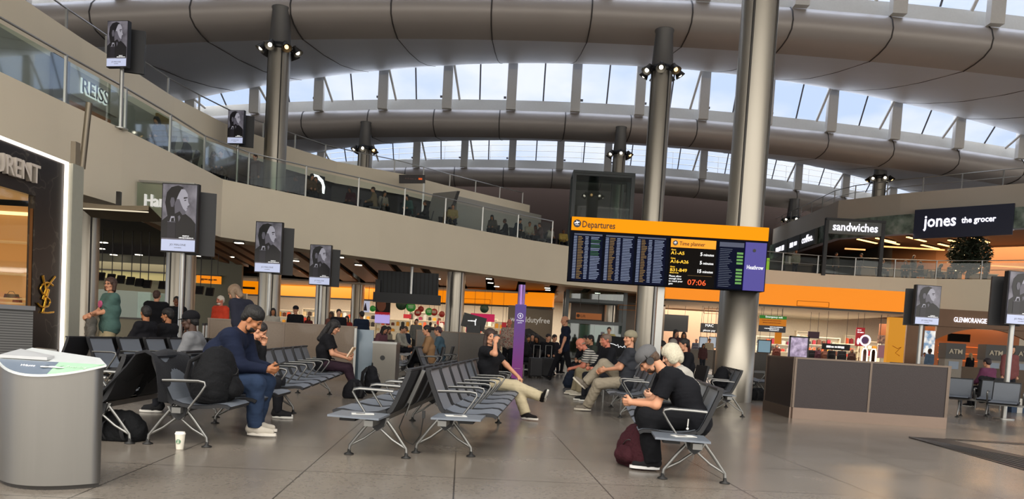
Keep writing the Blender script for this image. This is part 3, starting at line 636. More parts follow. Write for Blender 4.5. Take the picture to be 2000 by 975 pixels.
# ================================================================== partitions
perf = M('perforated_brown_panel', '2b2122', .34, .1, var=.12, scale=90, bump=.15); copper = M('warm_steel_plinth', '857469', .28, .85, stretch=(.2, 1, 1)); frm = M('partition_frame', '6f6258', .35, .6)
def partition(name, label, pts, h, plinth=.2, panel=None, top=.03):
    c = pts[0]; t = T(name, label, 'partition', c)
    for a, b in zip(pts[:-1], pts[1:]):
        a = a-c; b = b-c; d = b-a; L = d.length; an = math.atan2(d.y, d.x); m = (a+b)/2
        if plinth: MB().box((m.x, m.y, plinth/2), (L, .10, plinth), an).build('plinth', copper, t)
        MB().box((m.x, m.y, (plinth+h-top)/2), (L-.02, .06, h-top-plinth), an).build('panel', panel or perf, t)
        MB().box((m.x, m.y, h-top/2), (L+.05, .09, top), an).build('top_rail', frm, t)
        n = max(1, round(L/1.3))
        for i in range(n+1): q = a+d*(i/n); MB().box((q.x, q.y, (h+plinth)/2), (.035, .085, h-plinth), an).build('upright', frm, t)
    return t
k0, k1, k2 = PZ(1494, 801), PZ(1546, 817), PZ(1842, 838)
partition('counter_partition', 'long low dark perforated partition with steel plinth, right of the big column', [k0, k1, k2, k2+Vector((.3, 2.5, 0))], 1.10)
tan_p = M('partition_tan', '6b5d50', .3, .3, var=.15, scale=40, coat=.2)
a, b = P(408, 640, 15.6), P(696, 640, 16.2); a.z = b.z = 0
partition('low_partition', 'low brown partition behind the left rows of seats', [a, b], 1.20, 0, tan_p)
a, b = P(696, 640, 16.15), P(733, 640, 16.4); a.z = b.z = 0
pt = T('glass_partition', 'blue-grey glass end panel beside the small steel bin', 'partition', a)
d = b-a; MB().box((d.x/2, d.y/2, .58), (d.x, .04, 1.12)).build('glass_panel', M('smoked_blue_glass', '5d6d7a', .1, .2, coat=.5), pt); MB().box((0, -.03, .58), (.05, .05, 1.16)).build('upright', alu, pt)
a, b = P(813, 660, 21.5), P(976, 660, 22.5); a.z = b.z = 0
partition('low_partition', 'low grey partition in the centre, behind the woman on the phone', [a, b], 1.22, 0, M('partition_grey', '5f5b56', .3, .3, var=.15, scale=40))
a, b = P(1395, 700, 24), P(1500, 700, 22.5); a.z = b.z = 0
partition('low_partition', 'short grey partition behind the big column', [a, b], 1.12, 0, M('partition_grey', ''))
# ================================================================== bins
def small_bin(label, px0, px1, Y, h, slot=True):
    a, b = P(px0, 700, Y), P(px1, 700, Y); w = b.x-a.x; t = T('litter_bin', label, 'bin', ((a.x+b.x)/2, Y, 0))
    MB().box((0, .25, h/2), (w, .5, h-.02)).build('body', M('bin_steel', '8b8780', .3, .8, stretch=(1, 1, .2)), t)
    MB().box((0, .25, h), (w+.02, .52, .04)).build('lid', alu, t); 
    if slot: MB().cyl((-.03, -.004, h*.66), (-.03, .01, h*.66), .05, n=16).build('slot', black, t)
small_bin('small square steel bin with round black hole, behind the near seats', 727, 773, 15.0, .90)
# big foreground waste and recycling bin: curved front
t = T('recycling_bin', 'large brushed steel waste and recycling bin in the near left corner', 'bin', (-3.07, 4.94, 0))
arc = [(-.36+.72*i/16, .0-.20*(1-((i-8)/8)**2)) for i in range(17)]; out = [(x, y, 0) for x, y in arc]+[(.26, .10, 0), (-.26, .20, 0)]
HB = .815
lz = lambda y: HB+.38*y
bm_ = MB(); bb_ = [(x*.97, y*.97, .03) for x, y, z in out]; bt_ = [(x*.97, y*.97, lz(y)) for x, y, z in out]; bm_.grid([bb_+bb_[:1], bt_+bt_[:1]], smooth=False); bm_.add(bb_, [tuple(range(len(bb_)))]); bm_.add(bt_, [tuple(range(len(bt_)))]); bm_.build('body', M('bin_brushed', '83817d', .34, .85, var=.06, scale=3, stretch=(6, 6, .3)), t)
bo = t.children[0]
for p_ in bo.data.polygons:
    if abs(p_.normal.z) < .5 and p_.normal.y < -.15: p_.use_smooth = True
MB().poly([(x*.93, y*.9+.01, 0) for x, y, z in out], (0, 0, .04)).build('plinth', steel_d, t)
lm = MB(); lm.poly([(x*1.02, y*1.03, lz(y)) for x, y, z in out], (0, 0, .012)); lid = lm.build('lid', M('lid_edge', 'cfd3d2', .3, .4), t)
half = lambda s: [(x*.985, y*.985, lz(y)+.013) for x, y, z in out if s*(x-.055) >= (-.001 if s > 0 else -.06) and y <= 0]
def slope(pts): return [(x, y, z+max(0, (y+.10))*0) for x, y, z in pts]
A = [p for p in half(-1)]; B = [p for p in half(1)]
MB().poly(A+[(.055, -.01, lz(-.01)+.013), (-.35, -.01, lz(-.01)+.013)], (0, 0, .004)).build('waste_label', M('label_slate', '5f6a78', .4), lid)
MB().poly(B+[(.35, -.01, lz(-.01)+.013), (.055, -.01, lz(-.01)+.013)], (0, 0, .004)).build('recycling_label', M('label_green', '92b79a', .4), lid)
def flat_text(s, size, x, y, z, par, mat): o = text(s, size, mat, par, ext=.0008, loc=(x, y, z), rot=(R(-90+20.8), 0, 0)); return o
flat_text('Waste', .038, -.15, -.10, lz(-.10)+.02, lid, wht); flat_text('Recycling', .036, .145, -.085, lz(-.085)+.02, lid, M('pale_green_ink', 'b7d0bb'))
for x, nm, mtt in ((.018, 'can_symbol', 'label_slate'), (.112, 'cup_symbol', 'label_green')):
    dd = MB().cyl((x, -.09, lz(-.09)+.016), (x, -.09, lz(-.09)+.022), .030, n=24).build('label_disc', M('disc_white', 'dfe3e0', .4), lid)
    MB().box((x, -.09, lz(-.09)+.024), (.020, .026, .002)).box((x, -.072, lz(-.072)+.024), (.026, .005, .002)).build(nm, M(mtt, ''), dd)
MB().lathe([(.022, HB+.016), (.022, HB+.024), (.013, HB+.024), (.010, HB+.02)], (.065, -.09, lz(-.09)-HB), 20).build('lock_ring', M('disc_white', ''), lid)
MB().poly([(-.35, -.0, HB+.02), (-.03, -.0, HB+.02), (-.02, .06, HB+.03), (-.30, .14, HB+.06)], (0, 0, .02)).build('hood', M('hood_white', 'b4b6b8', .35, .3), t)
# louvred cabinet behind it
p = P(8, 640, 8.6); t = T('louvred_cabinet', 'grey louvred metal cabinet behind the big bin, by the black shopfront', 'cabinet', (p.x, 8.6, 0), R(34))
MB().box((0, .3, .58), (.56, .6, 1.16)).build('body', linesmat('louvres', '4c4c4c', '1e1e1e', 'Z', .03, .012, .5), t); MB().box((0, .3, 1.18), (.60, .66, .05)).build('top', M('cab_top', '55565a', .4, .4), t)
# ================================================================== luxury shop on the left
sx_ = -8.75
def wall_box(mb, y0, y1, z0, z1, x=0, th=.12): return mb.box((x-th/2, (y0+y1)/2, (z0+z1)/2), (th, y1-y0, z1-z0))
shop = T('luxury_shopfront', 'black marble shopfront with lit white frame and gold letters on the left', 'shopfront', (sx_, 12.2, 0)); SY = 12.2
marble = rampmat('black_marble', [(.0, '0d0c10'), (.49, '121014'), (.5, '45423c'), (.51, '141216'), (1, '0c0b0e')], 1.1, .30, (1, 1, 1), 3)
m = MB(); wall_box(m, -2.5, 2.1, 3.2, 4.0); wall_box(m, 1.28, 2.1, 0, 3.2)
m.build('marble_fascia', marble, shop)
MB().box((.02, -.2, 3.99), (.05, 4.75, .05)).box((.02, 2.15, 2.0), (.05, .05, 4.0)).build('light_strip', M('strip_white', 'fff0e2', emit=2.5), shop)
MB().box((0, 2.36, 2.0), (.25, .36, 4.0)).build('end_pillar', M('pillar_pale', 'a6a698', .5), shop)
MB().box((-.1, 2.62, 2.3), (.1, .16, 4.4)).build('end_trim', M('trim_dull', '7f7462', .5), shop)
MB().box((-1.2, 2.0, 1.5), (2.2, .06, 3.2)).build('inner_return', M('lit_side_wall', 'c8955a', .5, emit=.5), shop)  # wall and shelves glow by emission in place of shop lighting
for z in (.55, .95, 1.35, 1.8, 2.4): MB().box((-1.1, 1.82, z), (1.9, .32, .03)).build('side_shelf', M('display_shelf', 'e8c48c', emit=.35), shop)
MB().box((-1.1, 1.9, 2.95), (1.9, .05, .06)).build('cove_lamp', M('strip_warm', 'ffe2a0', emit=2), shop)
MB().box((-.12, 1.45, 1.6), (.04, .30, 3.2)).build('brown_glass_panel', M('brown_glass', '3a2413', .1), shop)
ins = M('lit_shop_wall', 'd8a869', .6, emit=.42)  # lamplight on the shop wall put into its material as emission
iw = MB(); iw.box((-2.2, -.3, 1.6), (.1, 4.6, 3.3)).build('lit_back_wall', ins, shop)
MB().box((-1.2, -.3, 3.24), (2.2, 4.6, .05)).build('shop_ceiling', M('warm_ceiling', 'd8b078', emit=.3), shop)  # ceiling material given a glow of its own
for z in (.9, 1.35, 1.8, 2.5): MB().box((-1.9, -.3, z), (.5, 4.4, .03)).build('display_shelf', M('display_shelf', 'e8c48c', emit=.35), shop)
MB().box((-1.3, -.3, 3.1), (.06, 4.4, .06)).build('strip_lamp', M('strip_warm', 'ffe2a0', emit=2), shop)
MB().grid([[Vector((-.06, -2.4, z)), Vector((-.06, 1.28, z))] for z in (0, 3.2)]).build('glazing', glassmat('shop_glass', 'fff4e4', .06), shop)
MB().box((-.05, -.75, 1.5), (.04, .03, 2.95)).box((-.05, 1.28, 1.5), (.05, .04, 2.95)).build('glazing_bar', M('bronze_bar', '6b4a2c', .3, .7), shop)
gold = M('polished_gold', 'e0a83a', .25, .9); silver = M('silver_letter', 'e8ddd0', .3, .2)
text('SAINT LAURENT', .46, silver, shop, loc=(.05, 1.28, 3.42), rz=R(90), ext=.04, align='RIGHT', bold=.004, squash=.8) 
lg = MB()
def stroke(pts, r): lg.tube([(.05, y, z) for y, z in pts], r, 6)
def on_face(pts):                      # points of the monogram on the plane of the shopfront
    out = []
    for u, v in pts:
        d = ray(60+u*90/878, 520+v*100/975); q = CV+d*((sx_+.05)/d.x); out.append((q.y-SY, q.z))
    return out
def band(pts, r): lg.tube([(.022, y, z) for y, z in on_face(pts)], (.014, r*1.5), 6, flat=(1, 0, 0))
band([(258, 178), (290, 330), (322, 445), (262, 640)], .024); band([(492, 200), (400, 320), (335, 410)], .015)
band([(455, 375), (400, 328), (330, 318), (245, 360), (212, 430), (250, 520), (325, 590), (385, 640), (400, 690), (360, 762), (270, 790), (200, 760), (160, 705)], .014)
band([(372, 440), (318, 640), (262, 878)], .022); band([(230, 882), (350, 892), (470, 876)], .010)
lg.build('monogram', gold, shop)
for i, (px, py) in enumerate(((22, 582), (33, 591))):
    q = P(px, py, SY+1.66); hb = T('handbag', ['dark flat handbag on a lit shelf of the black shopfront', 'small red-brown handbag just below the dark flat one in the black shopfront'][i], 'handbag', q, 0, 'handbags on the lit shelves')
    w = (.24, .12)[i]; h = (.07, .10)[i]
    MB().poly([(-w/2, -.04, 0), (w/2, -.04, 0), (w*.42, -.04, h), (-w*.42, -.04, h)], (0, .1, 0)).build('bag_body', M('bag%d' % i, ['3a2a20', '7a2f1e'][i]), hb); MB().tube([(-w*.3, 0, h), (-w*.15, 0, h+.05), (w*.15, 0, h+.05), (w*.3, 0, h)], .005, 5).build('handle', M('bag0', ''), hb)
    MB().box((q.x-sx_, q.y-SY, q.z-.016), (.42, .30, .03)).build('side_shelf', M('display_shelf', ''), shop)
# wall washers: slim angled fins fixed on the cream wall
for px, py, z in ((168, 275, 5.25), (934, 509, 5.3)):
    e = PZ(px, py, z); t = T('wall_light_fin', 'slim slanted metal fin light on the cream wall, %s' % ('above the black shopfront' if px < 500 else 'left of the departures board'), 'wall light', e+Vector((.25, -.45, 0)))
    MB().tube([(-.06, 0, -.75), (.12, -.1, .75)], (.07, .04), 4).build('fin', M('fin_bronze', '8d8474', .4, .5), t); MB().cyl((0, 0, .2), (-.25, .45, .2), .03, n=8).build('arm', steel_d, t)
# ================================================================== airport benches
mesh_g = M('seat_mesh_grey', '6a7079', .45, .1, var=.05, scale=200, spec=.4); mesh_b = M('seat_shell_black', '15161a', .55)
table_m = M('side_table_grey', '6a717b', .3, .1)
def slab(path, hw, th, taper=0):
    """curved sheet swept along a (y,z) path; upper face grey, rest black"""
    m = MB(); n = len(path); up = []
    for i in range(n):
        a = path[max(i-1, 0)]; b = path[min(i+1, n-1)]; d = Vector((0, b[0]-a[0], b[1]-a[1])).normalized(); up.append(Vector((0, -d.z, d.y)))
    T_ = [[Vector((x, path[i][0], path[i][1])) for x in (-hw+.02, hw-.02)] for i in range(n)]
    B_ = [[Vector((x, path[i][0], path[i][1]))-up[i]*th for x in (-hw, hw)] for i in range(n)]
    T2 = [[Vector((x, path[i][0], path[i][1]))-up[i]*.006 for x in (-hw, hw)] for i in range(n)]
    m.grid(T_, 0); m.grid(B_, 1)
    for sd in (0, 1): m.grid([[T2[i][sd] for i in range(n)], [B_[i][sd] for i in range(n)]], 1); m.grid([[T_[i][sd] for i in range(n)], [T2[i][sd] for i in range(n)]], 1)
    for e in (0, n-1): m.add([T_[e][0], T_[e][1], B_[e][1], B_[e][0]], [(0, 1, 2, 3)], 1)
    return m
BM = {}
def bmesh_(key, mb, mats): me = mb.mesh(key, mats); fix_normals(me); BM[key] = me
seatp = [(-.02, .425), (.05, .40), (.15, .388), (.27, .392), (.38, .408), (.45, .405), (.49, .385)]
bmesh_('seat', slab(seatp, .265, .035), [mesh_g, mesh_b])
backp = [(-.20, .80), (-.19, .76), (-.135, .62), (-.085, .50), (-.05, .43), (-.02, .405)]
b_m = slab(backp, .25, .045)
bmesh_('backrest', b_m, [mesh_g, mesh_b])
bmesh_('back_cap', MB().box((0, -.215, .803), (.50, .06, .02)), mesh_b)
am = MB(); am.tube([(0, -.10, .60), (0, .0, .605), (0, .22, .61), (0, .275, .60), (0, .285, .575), (0, .24, .50), (0, .14, .36)], (.018, .011), 8)
alu_f = M('cast_aluminium', '7f7f7d', .35, .85)
bmesh_('armrest', am, alu_f)
lgm = MB()
for s in (1, -1):
    lgm.tube([(0, s*.05, .36), (0, s*.15, .235), (0, s*.262, .085), (0, s*.268, .03)], (.017, .013), 6)
    lgm.tube([(0, s*.02, .25), (0, s*.13, .16), (0, s*.255, .09)], (.013, .010), 6)
lgm.poly([(-.015, -.10, .36), (-.015, .12, .36), (-.015, .05, .25), (-.015, -.03, .25)], (.03, 0, 0))
bmesh_('leg', lgm, alu_f)
bmesh_('foot', MB().lathe([(0, .0), (.045, 0), (.045, .008), (.018, .02), (.014, .05), (0, .05)], n=16), rubber)
tb = MB(); tb.poly([(-.21, -.08, .372), (.21, -.08, .372), (.21, .38, .380), (-.21, .38, .380)], (0, 0, .018)); bmesh_('side_table', tb, table_m)
bmesh_('socket_box', MB().poly([(-.11, .30, .34), (.11, .30, .34), (.11, .16, .34), (-.11, .16, .34)], (0, 0, .03)), mesh_b)
bmesh_('beam_end', MB().poly([(0, -.07, .36), (0, .09, .36), (0, .07, .28), (0, .01, .235), (0, -.05, .28)], (.06, 0, 0)), mesh_b)
BENCH = {}
def bench(key, label, near, ang, face, items, legs, group='rows of airport seats', pitch=.62):
    """near: end of the row nearest the camera; ang: heading of the row (deg from +Y, + = right); face 'L'/'R'."""
    w = [pitch if c in 'sS' else .44 for c in items]; L = sum(w); d = Vector((math.sin(R(ang)), math.cos(R(ang)), 0)); near = Vector(near)
    if face == 'L': org = near; rz = math.pi/2-R(ang); pos = [sum(w[:i])+w[i]/2 for i in range(len(w))]
    else: org = near+d*L; rz = -math.pi/2-R(ang); pos = [L-(sum(w[:i])+w[i]/2) for i in range(len(w))]
    t = T('airport_bench', label, 'bench', org, rz, group)
    def part(nm, x): o = link(nm, BM[nm], t); o.location.x = x; return o
    for c, x in zip(items, pos):
        if c == 't': tbl = part('side_table', x); s = link('socket_box', BM['socket_box'], tbl); s.location = (0, 0, 0)
        else:
            part('seat', x); b = part('backrest', x); link('back_cap', BM['back_cap'], b)
    # arms between places
    ax_ = sorted(set([round(x-w_/2, 3) for (c, x, w_) in zip(items, pos, w) if c != 't']+[round(x+w_/2, 3) for (c, x, w_) in zip(items, pos, w) if c != 't']))
    for x in ax_: part('armrest', min(max(x, .03), L-.03))
    for q in legs:
        x = q if face == 'L' else L-q; l = part('leg', x)
        for s in (.268, -.268): f = link('foot', BM['foot'], l); f.location = (0, s, 0)
        part('beam_end', x-.03)
    MB().box((L/2, .02, .335), (L-.1, .08, .05)).build('beam', alu_f, t)
    BENCH[key] = (t, pos, face); return t
def seat_frame(key, i):
    """root location of place i of a bench, and heading"""
    t, pos, face = BENCH[key]; q = Matrix.Rotation(t.rotation_euler.z, 4, 'Z'); return t.location+q.to_3x3() @ Vector((pos[i], 0, 0)), t.rotation_euler.z
bench('C1', 'near double row, left half: seats facing left with a side table at the near end', (-1.22, 6.45, 0), 4, 'L', 'tsssss', (.35, 3.2))
bench('C2', 'near double row, right half: seats facing right, where the woman on the phone sits', (-.64, 6.75, 0), 4, 'R', 'tsssssss', (.35, 3.25), pitch=.645)
bench('B1', 'row facing right holding the black backpack, where the man in navy sits', (-3.02, 6.60, 0), -1, 'R', 'sss', (.15, 1.75), pitch=.72)
bench('E', 'row facing right of empty grey seats, ending at the woman reading a book', (-3.06, 9.1, 0), -5, 'R', 'ssssss', (.6, 3.6), pitch=.66)
bench('B2', 'row facing left behind the big bin, its seats draped with the black coat', (-3.70, 6.55, 0), -2, 'L', 'ssss', (.15, 2.3), pitch=.66)
bench('G', 'row of four grey seats facing right on the far left', (-6.05, 10.8, 0), 9, 'R', 'ssssss', (.5, 3.4), pitch=.64)
bench('H', 'row facing left with black seat backs, far left, where two men sit', (-6.62, 10.6, 0), 8, 'L', 'ssssss', (.5, 3.4), pitch=.64)
bench('R1', 'near right row facing left, where the man with headphones sits', (1.61, 6.16, 0), 6, 'L', 'tssss', (.30, 2.3), pitch=.66)
bench('R2', 'right row facing left further back, where the young man in a backwards cap sits', (1.98, 11.2, 0), 3, 'L', 'ssss', (.4, 2.2), pitch=.66)
bench('R3', 'right row facing left behind the backwards cap man, with the man in stripes', (2.0, 15.4, 0), 3, 'L', 'ssss', (.4, 2.2), pitch=.66)
bench('R4', 'row facing left seen past the headphones, with dark seats by the grey partition', (3.75, 12.6, 0), 8, 'L', 'tssss', (.4, 2.4), pitch=.64)
bench('D1', 'distant double row, left half, beside the small steel bin', (-2.55, 16.8, 0), 4, 'L', 'tssss', (.4, 2.6), pitch=.64)
bench('D2', 'distant double row, right half, behind the woman on the phone', (-2.0, 16.9, 0), 4, 'R', 'sssss', (.4, 2.6), pitch=.64)
bench('Q1', 'row of grey seats beyond the right end of the long counter, near the ATMs', P(1972, 780, 16.6)*1, -52, 'L', 'ssss', (.4, 2.4), pitch=.66)
for o in (BENCH['Q1'][0],): o.location.z = 0
q = P(1990, 790, 15.0); bench('Q2', 'row of grey seats at the far right edge, behind the pole', (q.x+.9, q.y, 0), -52, 'L', 'ss', (.4, 1.8), pitch=.66)
q = P(1468, 770, 19); bench('Q3', 'small group of seats between the big column and the long counter', (q.x, q.y, 0), 20, 'R', 'sss', (.3, 1.8), pitch=.62)
# ================================================================== lower level shops
def at(px, py, Y): return P(px, py, Y)
def zof(px, py, Y): return P(px, py, Y).z
shop_ceil = M('shop_ceiling_white', 'cfc8ba', .6)
S('ceiling_shop_left', MB().box((-14.2, 52.5, 3.95), (33.6, 12, .1)), shop_ceil); S('ceiling_shop_right', MB().box((15.4, 49.4, 3.80), (15.8, 13.5, .1)), shop_ceil)
def area(name, loc, sx, sy, energy, col, rot=(0, 0, 0)):
    l = bpy.data.lights.new(name, 'AREA'); l.shape = 'RECTANGLE'; l.size = sx; l.size_y = sy; l.energy = energy; l.color = col
    o = bpy.data.objects.new(name, l); COL.objects.link(o); o.location = loc; o.rotation_euler = rot; return o
area('shop_lighting_left', (-6, 52, 3.85), 26, 6, 2400, (1, .90, .78)); area('shop_lighting_right', (17, 49, 3.65), 16, 6, 2400, (1, .88, .74))
area('passage_lighting', (9, 56, 3.9), 6, 8, 300, (1, .8, .6)); area('whisky_bar_lighting', (28, 49, 3.4), 8, 3, 260, (1, .6, .3))
area('food_hall_lighting', (29, 50, 9.2), 12, 4, 1400, (1, .68, .4)); area('desk_lighting', (-21, 38, 3.8), 8, 3, 260, (1, .85, .65))
area('soffit_lighting', (-6, 42, 4.1), 12, 3, 260, (1, .72, .45))
# strip lamps
def lamp_things(lst, Y, label, size, mt=lampw, zc=3.86, group='shop ceiling lamps', name='ceiling_lamp'):
    for px, py in lst:
        d = ray(px, py); p = CV+d*((zc-CAM_H)/d.z)
        t = T(name, label, 'ceiling lamp', (p.x, p.y, zc), 0, group)
        MB().box((0, 0, 0), (size[0], size[1], .04)).build('diffuser', mt, t); MB().box((0, 0, .03), (size[0]+.06, size[1]+.06, .05)).build('frame', white, t)
lamp_things([(1592, 627), (1558, 633), (1648, 636)], 0, 'bright ceiling lamp inside the right hand shop', (3.0, .5), zc=3.72)
lamp_things([(920, 607), (972, 604), (905, 611), (690, 593), (750, 598), (640, 590)], 0, 'bright strip lamp on the ceiling inside the left hand shop', (1.8, .25), zc=3.88)
# downlights in the dark gaps of the timber soffit
for px, py in ((197, 486), (222, 498), (271, 498), (283, 508), (202, 474), (320, 509), (340, 500), (467, 475), (450, 502), (429, 516), (577, 510), (664, 503), (700, 518), (843, 539), (855, 545), (955, 545), (958, 553), (970, 560), (1069, 563), (1070, 567), (1167, 573), (386, 500), (410, 490), (500, 520)):
    p = PZ(px, py, 4.12); t = T('downlight', 'small white downlight recessed in the dark gaps of the timber soffit', 'downlight', (p.x, p.y, 4.12), 0, 'soffit downlights'); MB().box((0, 0, 0), (.30, .16, .03)).build('lamp', lampw, t); MB().box((0, 0, .04), (.36, .22, .05)).build('trim_ring', black, t)
# shelving with products
pcols = ['b23a2c', 'd8d0bc', '8a1f2d', 'c98f2c', '3b2f2b', 'e3dfd6', '5b3020', 'a8a39a', 'd0532e', '22201f', 'c9b48a', '7d2740']
pm_ = [M('product_%d' % i, c, .4, emit=0, var=.1) for i, c in enumerate(pcols)]
prod = [MB().box((0, 0, .5), (1, 1, 1)).cyl((0, 0, 1), (0, 0, 1.12), .2, n=8).mesh('product', m) for m in pm_]
shelfm = M('shelf_pale', 'cbbfa6', .5); shelf_b = M('shelf_back_lit', 'f0dcb8', .6, emit=.35)
rr = random.Random(11)
def shelving(label, px, py_base, Y, w, h, n=4, back=shelf_b, prods=True, grp='display shelves in the shops', step=.34):
    p = at(px, py_base, Y); t = T('display_shelving', label, 'shelving', (p.x, Y, 0), 0, grp)
    MB().box((0, .22, h/2), (w, .05, h)).build('back_panel', back, t); 
    for s in (-1, 1): MB().box((s*w/2, .05, h/2), (.05, .4, h)).build('side_panel', shelfm, t)
    for i in range(n+1):
        z = .25+(h-.3)*i/n; MB().box((0, .03, z), (w, .36, .035)).build('shelf', shelfm, t)
        if prods and z > .8 and i < n:
            x = -w/2+.15
            while x < w/2-.15:
                k = rr.randrange(len(prod)); o = link('product_box', prod[k]); bw = rr.uniform(.7, .95)*step*.8; o.location = (p.x+x, Y-.02, z+.02); o.scale = (bw, .2, rr.uniform(.4, .85)*(h-.3)/n*.85)
                setp(o, 'small %s product standing on a shop shelf' % ['red', 'cream', 'dark red', 'amber', 'dark brown', 'white', 'brown', 'grey', 'orange', 'black', 'beige', 'plum'][k], 'product', 'products on the shop shelves'); x += step
    return t
for i, (px, w, Y, h) in enumerate(((700, 3.2, 54, 2.4), (765, 2.4, 51, 1.9), (830, 2.6, 54, 2.6), (880, 1.8, 52, 2.0), (935, 2.4, 54, 2.4), (985, 1.6, 51, 2.2), (620, 2.4, 55, 2.4), (550, 2.2, 55, 2.2))):
    shelving('%s lit shelving with goods, left shop, %s' % (['wide', 'low', 'tall', 'narrow', 'middle', 'small', 'far', 'leftmost'][i], ['under the balloons at its left end', 'below the large green balloon', 'right of the red balloons', 'left of the column in the shop', 'below the pink banner', 'beside the taupe wall', 'behind the third advert column', 'behind the second advert column'][i]), px, 700, Y, w, h)
for i, (px, w, Y, h) in enumerate(((1508, 2.4, 50, 2.2), (1600, 2.6, 52, 2.4), (1650, 1.6, 50, 2.0), (1710, 2.0, 52, 2.3), (1735, 1.2, 47, 2.2), (1570, 1.4, 54, 2.8), (1668, 1.6, 54, 2.7))):
    shelving('%s lit shelving with goods, right shop, %s' % (['wide', 'second', 'short', 'long', 'small', 'tall', 'rear'][i], ['under the wayfinding sign', 'right of the framed poster', 'left of the red banner', 'left of the amber pillar', 'touching the amber pillar', 'behind the framed poster', 'behind the red banner'][i]), px, 700, Y, w, h)
# panels, posters and banners: flat boards with a frame
def board(name, label, cat, px0, px1, py0, py1, Y, mat, frame=None, txt=None, tsize=.2, tmat=None, emit=None, group=None, th=.06, tz=.5, hang=False, yaw=0):
    a, b = at(px0, (py0+py1)/2, Y), at(px1, (py0+py1)/2, Y); zt_, zb_ = at((px0+px1)/2, py0, Y).z, at((px0+px1)/2, py1, Y).z
    w, h = b.x-a.x, zt_-zb_; t = T(name, label, cat, ((a.x+b.x)/2, Y, zb_), R(yaw), group)
    pn = MB().box((0, 0, h/2), (w, th, h)).build('panel', mat, t)
    if frame:
        m = MB(); e = .07*min(w, h)
        for q in ((0, e/2, w, e), (0, h-e/2, w, e)): m.box((q[0], -th/2-.01, q[1]), (q[2], .03, q[3]))
        for s in (-1, 1): m.box((s*(w/2-e/2), -th/2-.01, h/2), (e, .03, h))
        m.build('frame', frame, t)
    if txt: text(txt, tsize, tmat or wht, t, loc=(0, -th/2-.02, h*tz-tsize*.35), align='CENTER')
    if hang:
        for s in (-.35, .35): MB().cyl((s*w, 0, h), (s*w, 0, max(h+.3, hang-zb_)), .012, n=6).build('hanging_rod', steel_d, t)
    return t, w, h
red = M('sale_red', 'c0202e', .5, emit=.45); pink = M('banner_pink', 'd01858', .5, emit=.6); green = M('balloon_green', '2e9a3c', .4, emit=.25); dgr = M('balloon_dark_green', '1b3c2a', .4); redb = M('balloon_red', 'b23026', .4, emit=.15)
for px, py, r, m, lb in ((784, 595, 11, dgr, 'large dark green'), (802.5, 600, 9.5, green, 'bright green'), (816, 611, 7, redb, 'red, overlapping the bright green one'), (822, 604, 6, redb, 'dark red behind the bright green one'), (728, 603, 6, green, 'small green by the advert portrait'), (838, 609, 7.5, green, 'green, left of the right-hand red pair'), (848, 610, 7, redb, 'red, right-hand pair'), (863, 614, 6, redb, 'small red beside the column'), (946, 603, 8.5, dgr, 'single dark green above the pink banner')):
    Y = 44.5+(px*7 % 5)*.35; p = at(px, py, Y); t = T('round_hanging_sign', lb+' round sign hanging in the shop entrance', 'hanging sign', p, 0, 'round hanging signs'); q = r*Y/1450
    MB().lathe([(0, -.06), (q*.8, -.05), (q, 0), (q*.8, .05), (0, .06)], n=24).build('disc', m, t); t.children[0].rotation_euler = (R(90), 0, 0)
    MB().cyl((0, 0, q), (0, 0, 4.66-p.z), .008, n=5).build('string', steel_d, t)
    if m in (green, redb) and r > 6.5: marks(t, -q*.55, q*.55, q*.3, q*.16, M('print_pale', 'd8e0c0', emit=.2), -.075, int(px), 3)
board('banner', 'wide pink banner hanging right of the column in the left hand shop', 'banner', 919, 966, 613, 628, 46.5, pink, hang=3.9)
board('sale_sign', 'small red sign on the shelves below the green balloon', 'sign', 788, 803, 614, 622, 52, red, hang=3.9); board('sale_sign', 'red sign left of the column, lowest in the shop', 'sign', 853, 868, 627, 634, 52, red, hang=3.9); board('sale_sign', 'small red sign left of the purple totem', 'sign', 980, 989, 630, 640, 47, red, hang=3.9)
t, w, h = board('poster', 'lit poster of a tower on white, left of the small green balloon', 'poster', 706, 722, 588, 610, 48, M('poster_pale', 'c9cbe0', emit=.7), hang=3.9)
MB().poly([(-.12, -.05, .1), (.12, -.05, .1), (.02, -.05, h*.8), (-.02, -.05, h*.8)], (0, -.01, 0)).build('tower_drawing', M('ink_purple', '4b4460'), t)
t, w, h = board('advert_board', 'tall shop advert with a face above a pale lilac panel', 'advert board', 733, 762, 586, 632, 47, M('advert_black', '1a1416', emit=.2), hang=3.9)
MB().ico((-.1, -.05, h*.78), (.30, .06, .42), 8).build('printed_face', M('print_skin', '7a4a36', emit=.3), t); MB().box((0, -.05, h*.42), (w, .03, h*.12)).build('red_band', red, t); MB().box((0, -.05, h*.2), (w, .03, h*.38)).build('lilac_panel', M('lilac_glow', 'b9a8e8', emit=.8), t)
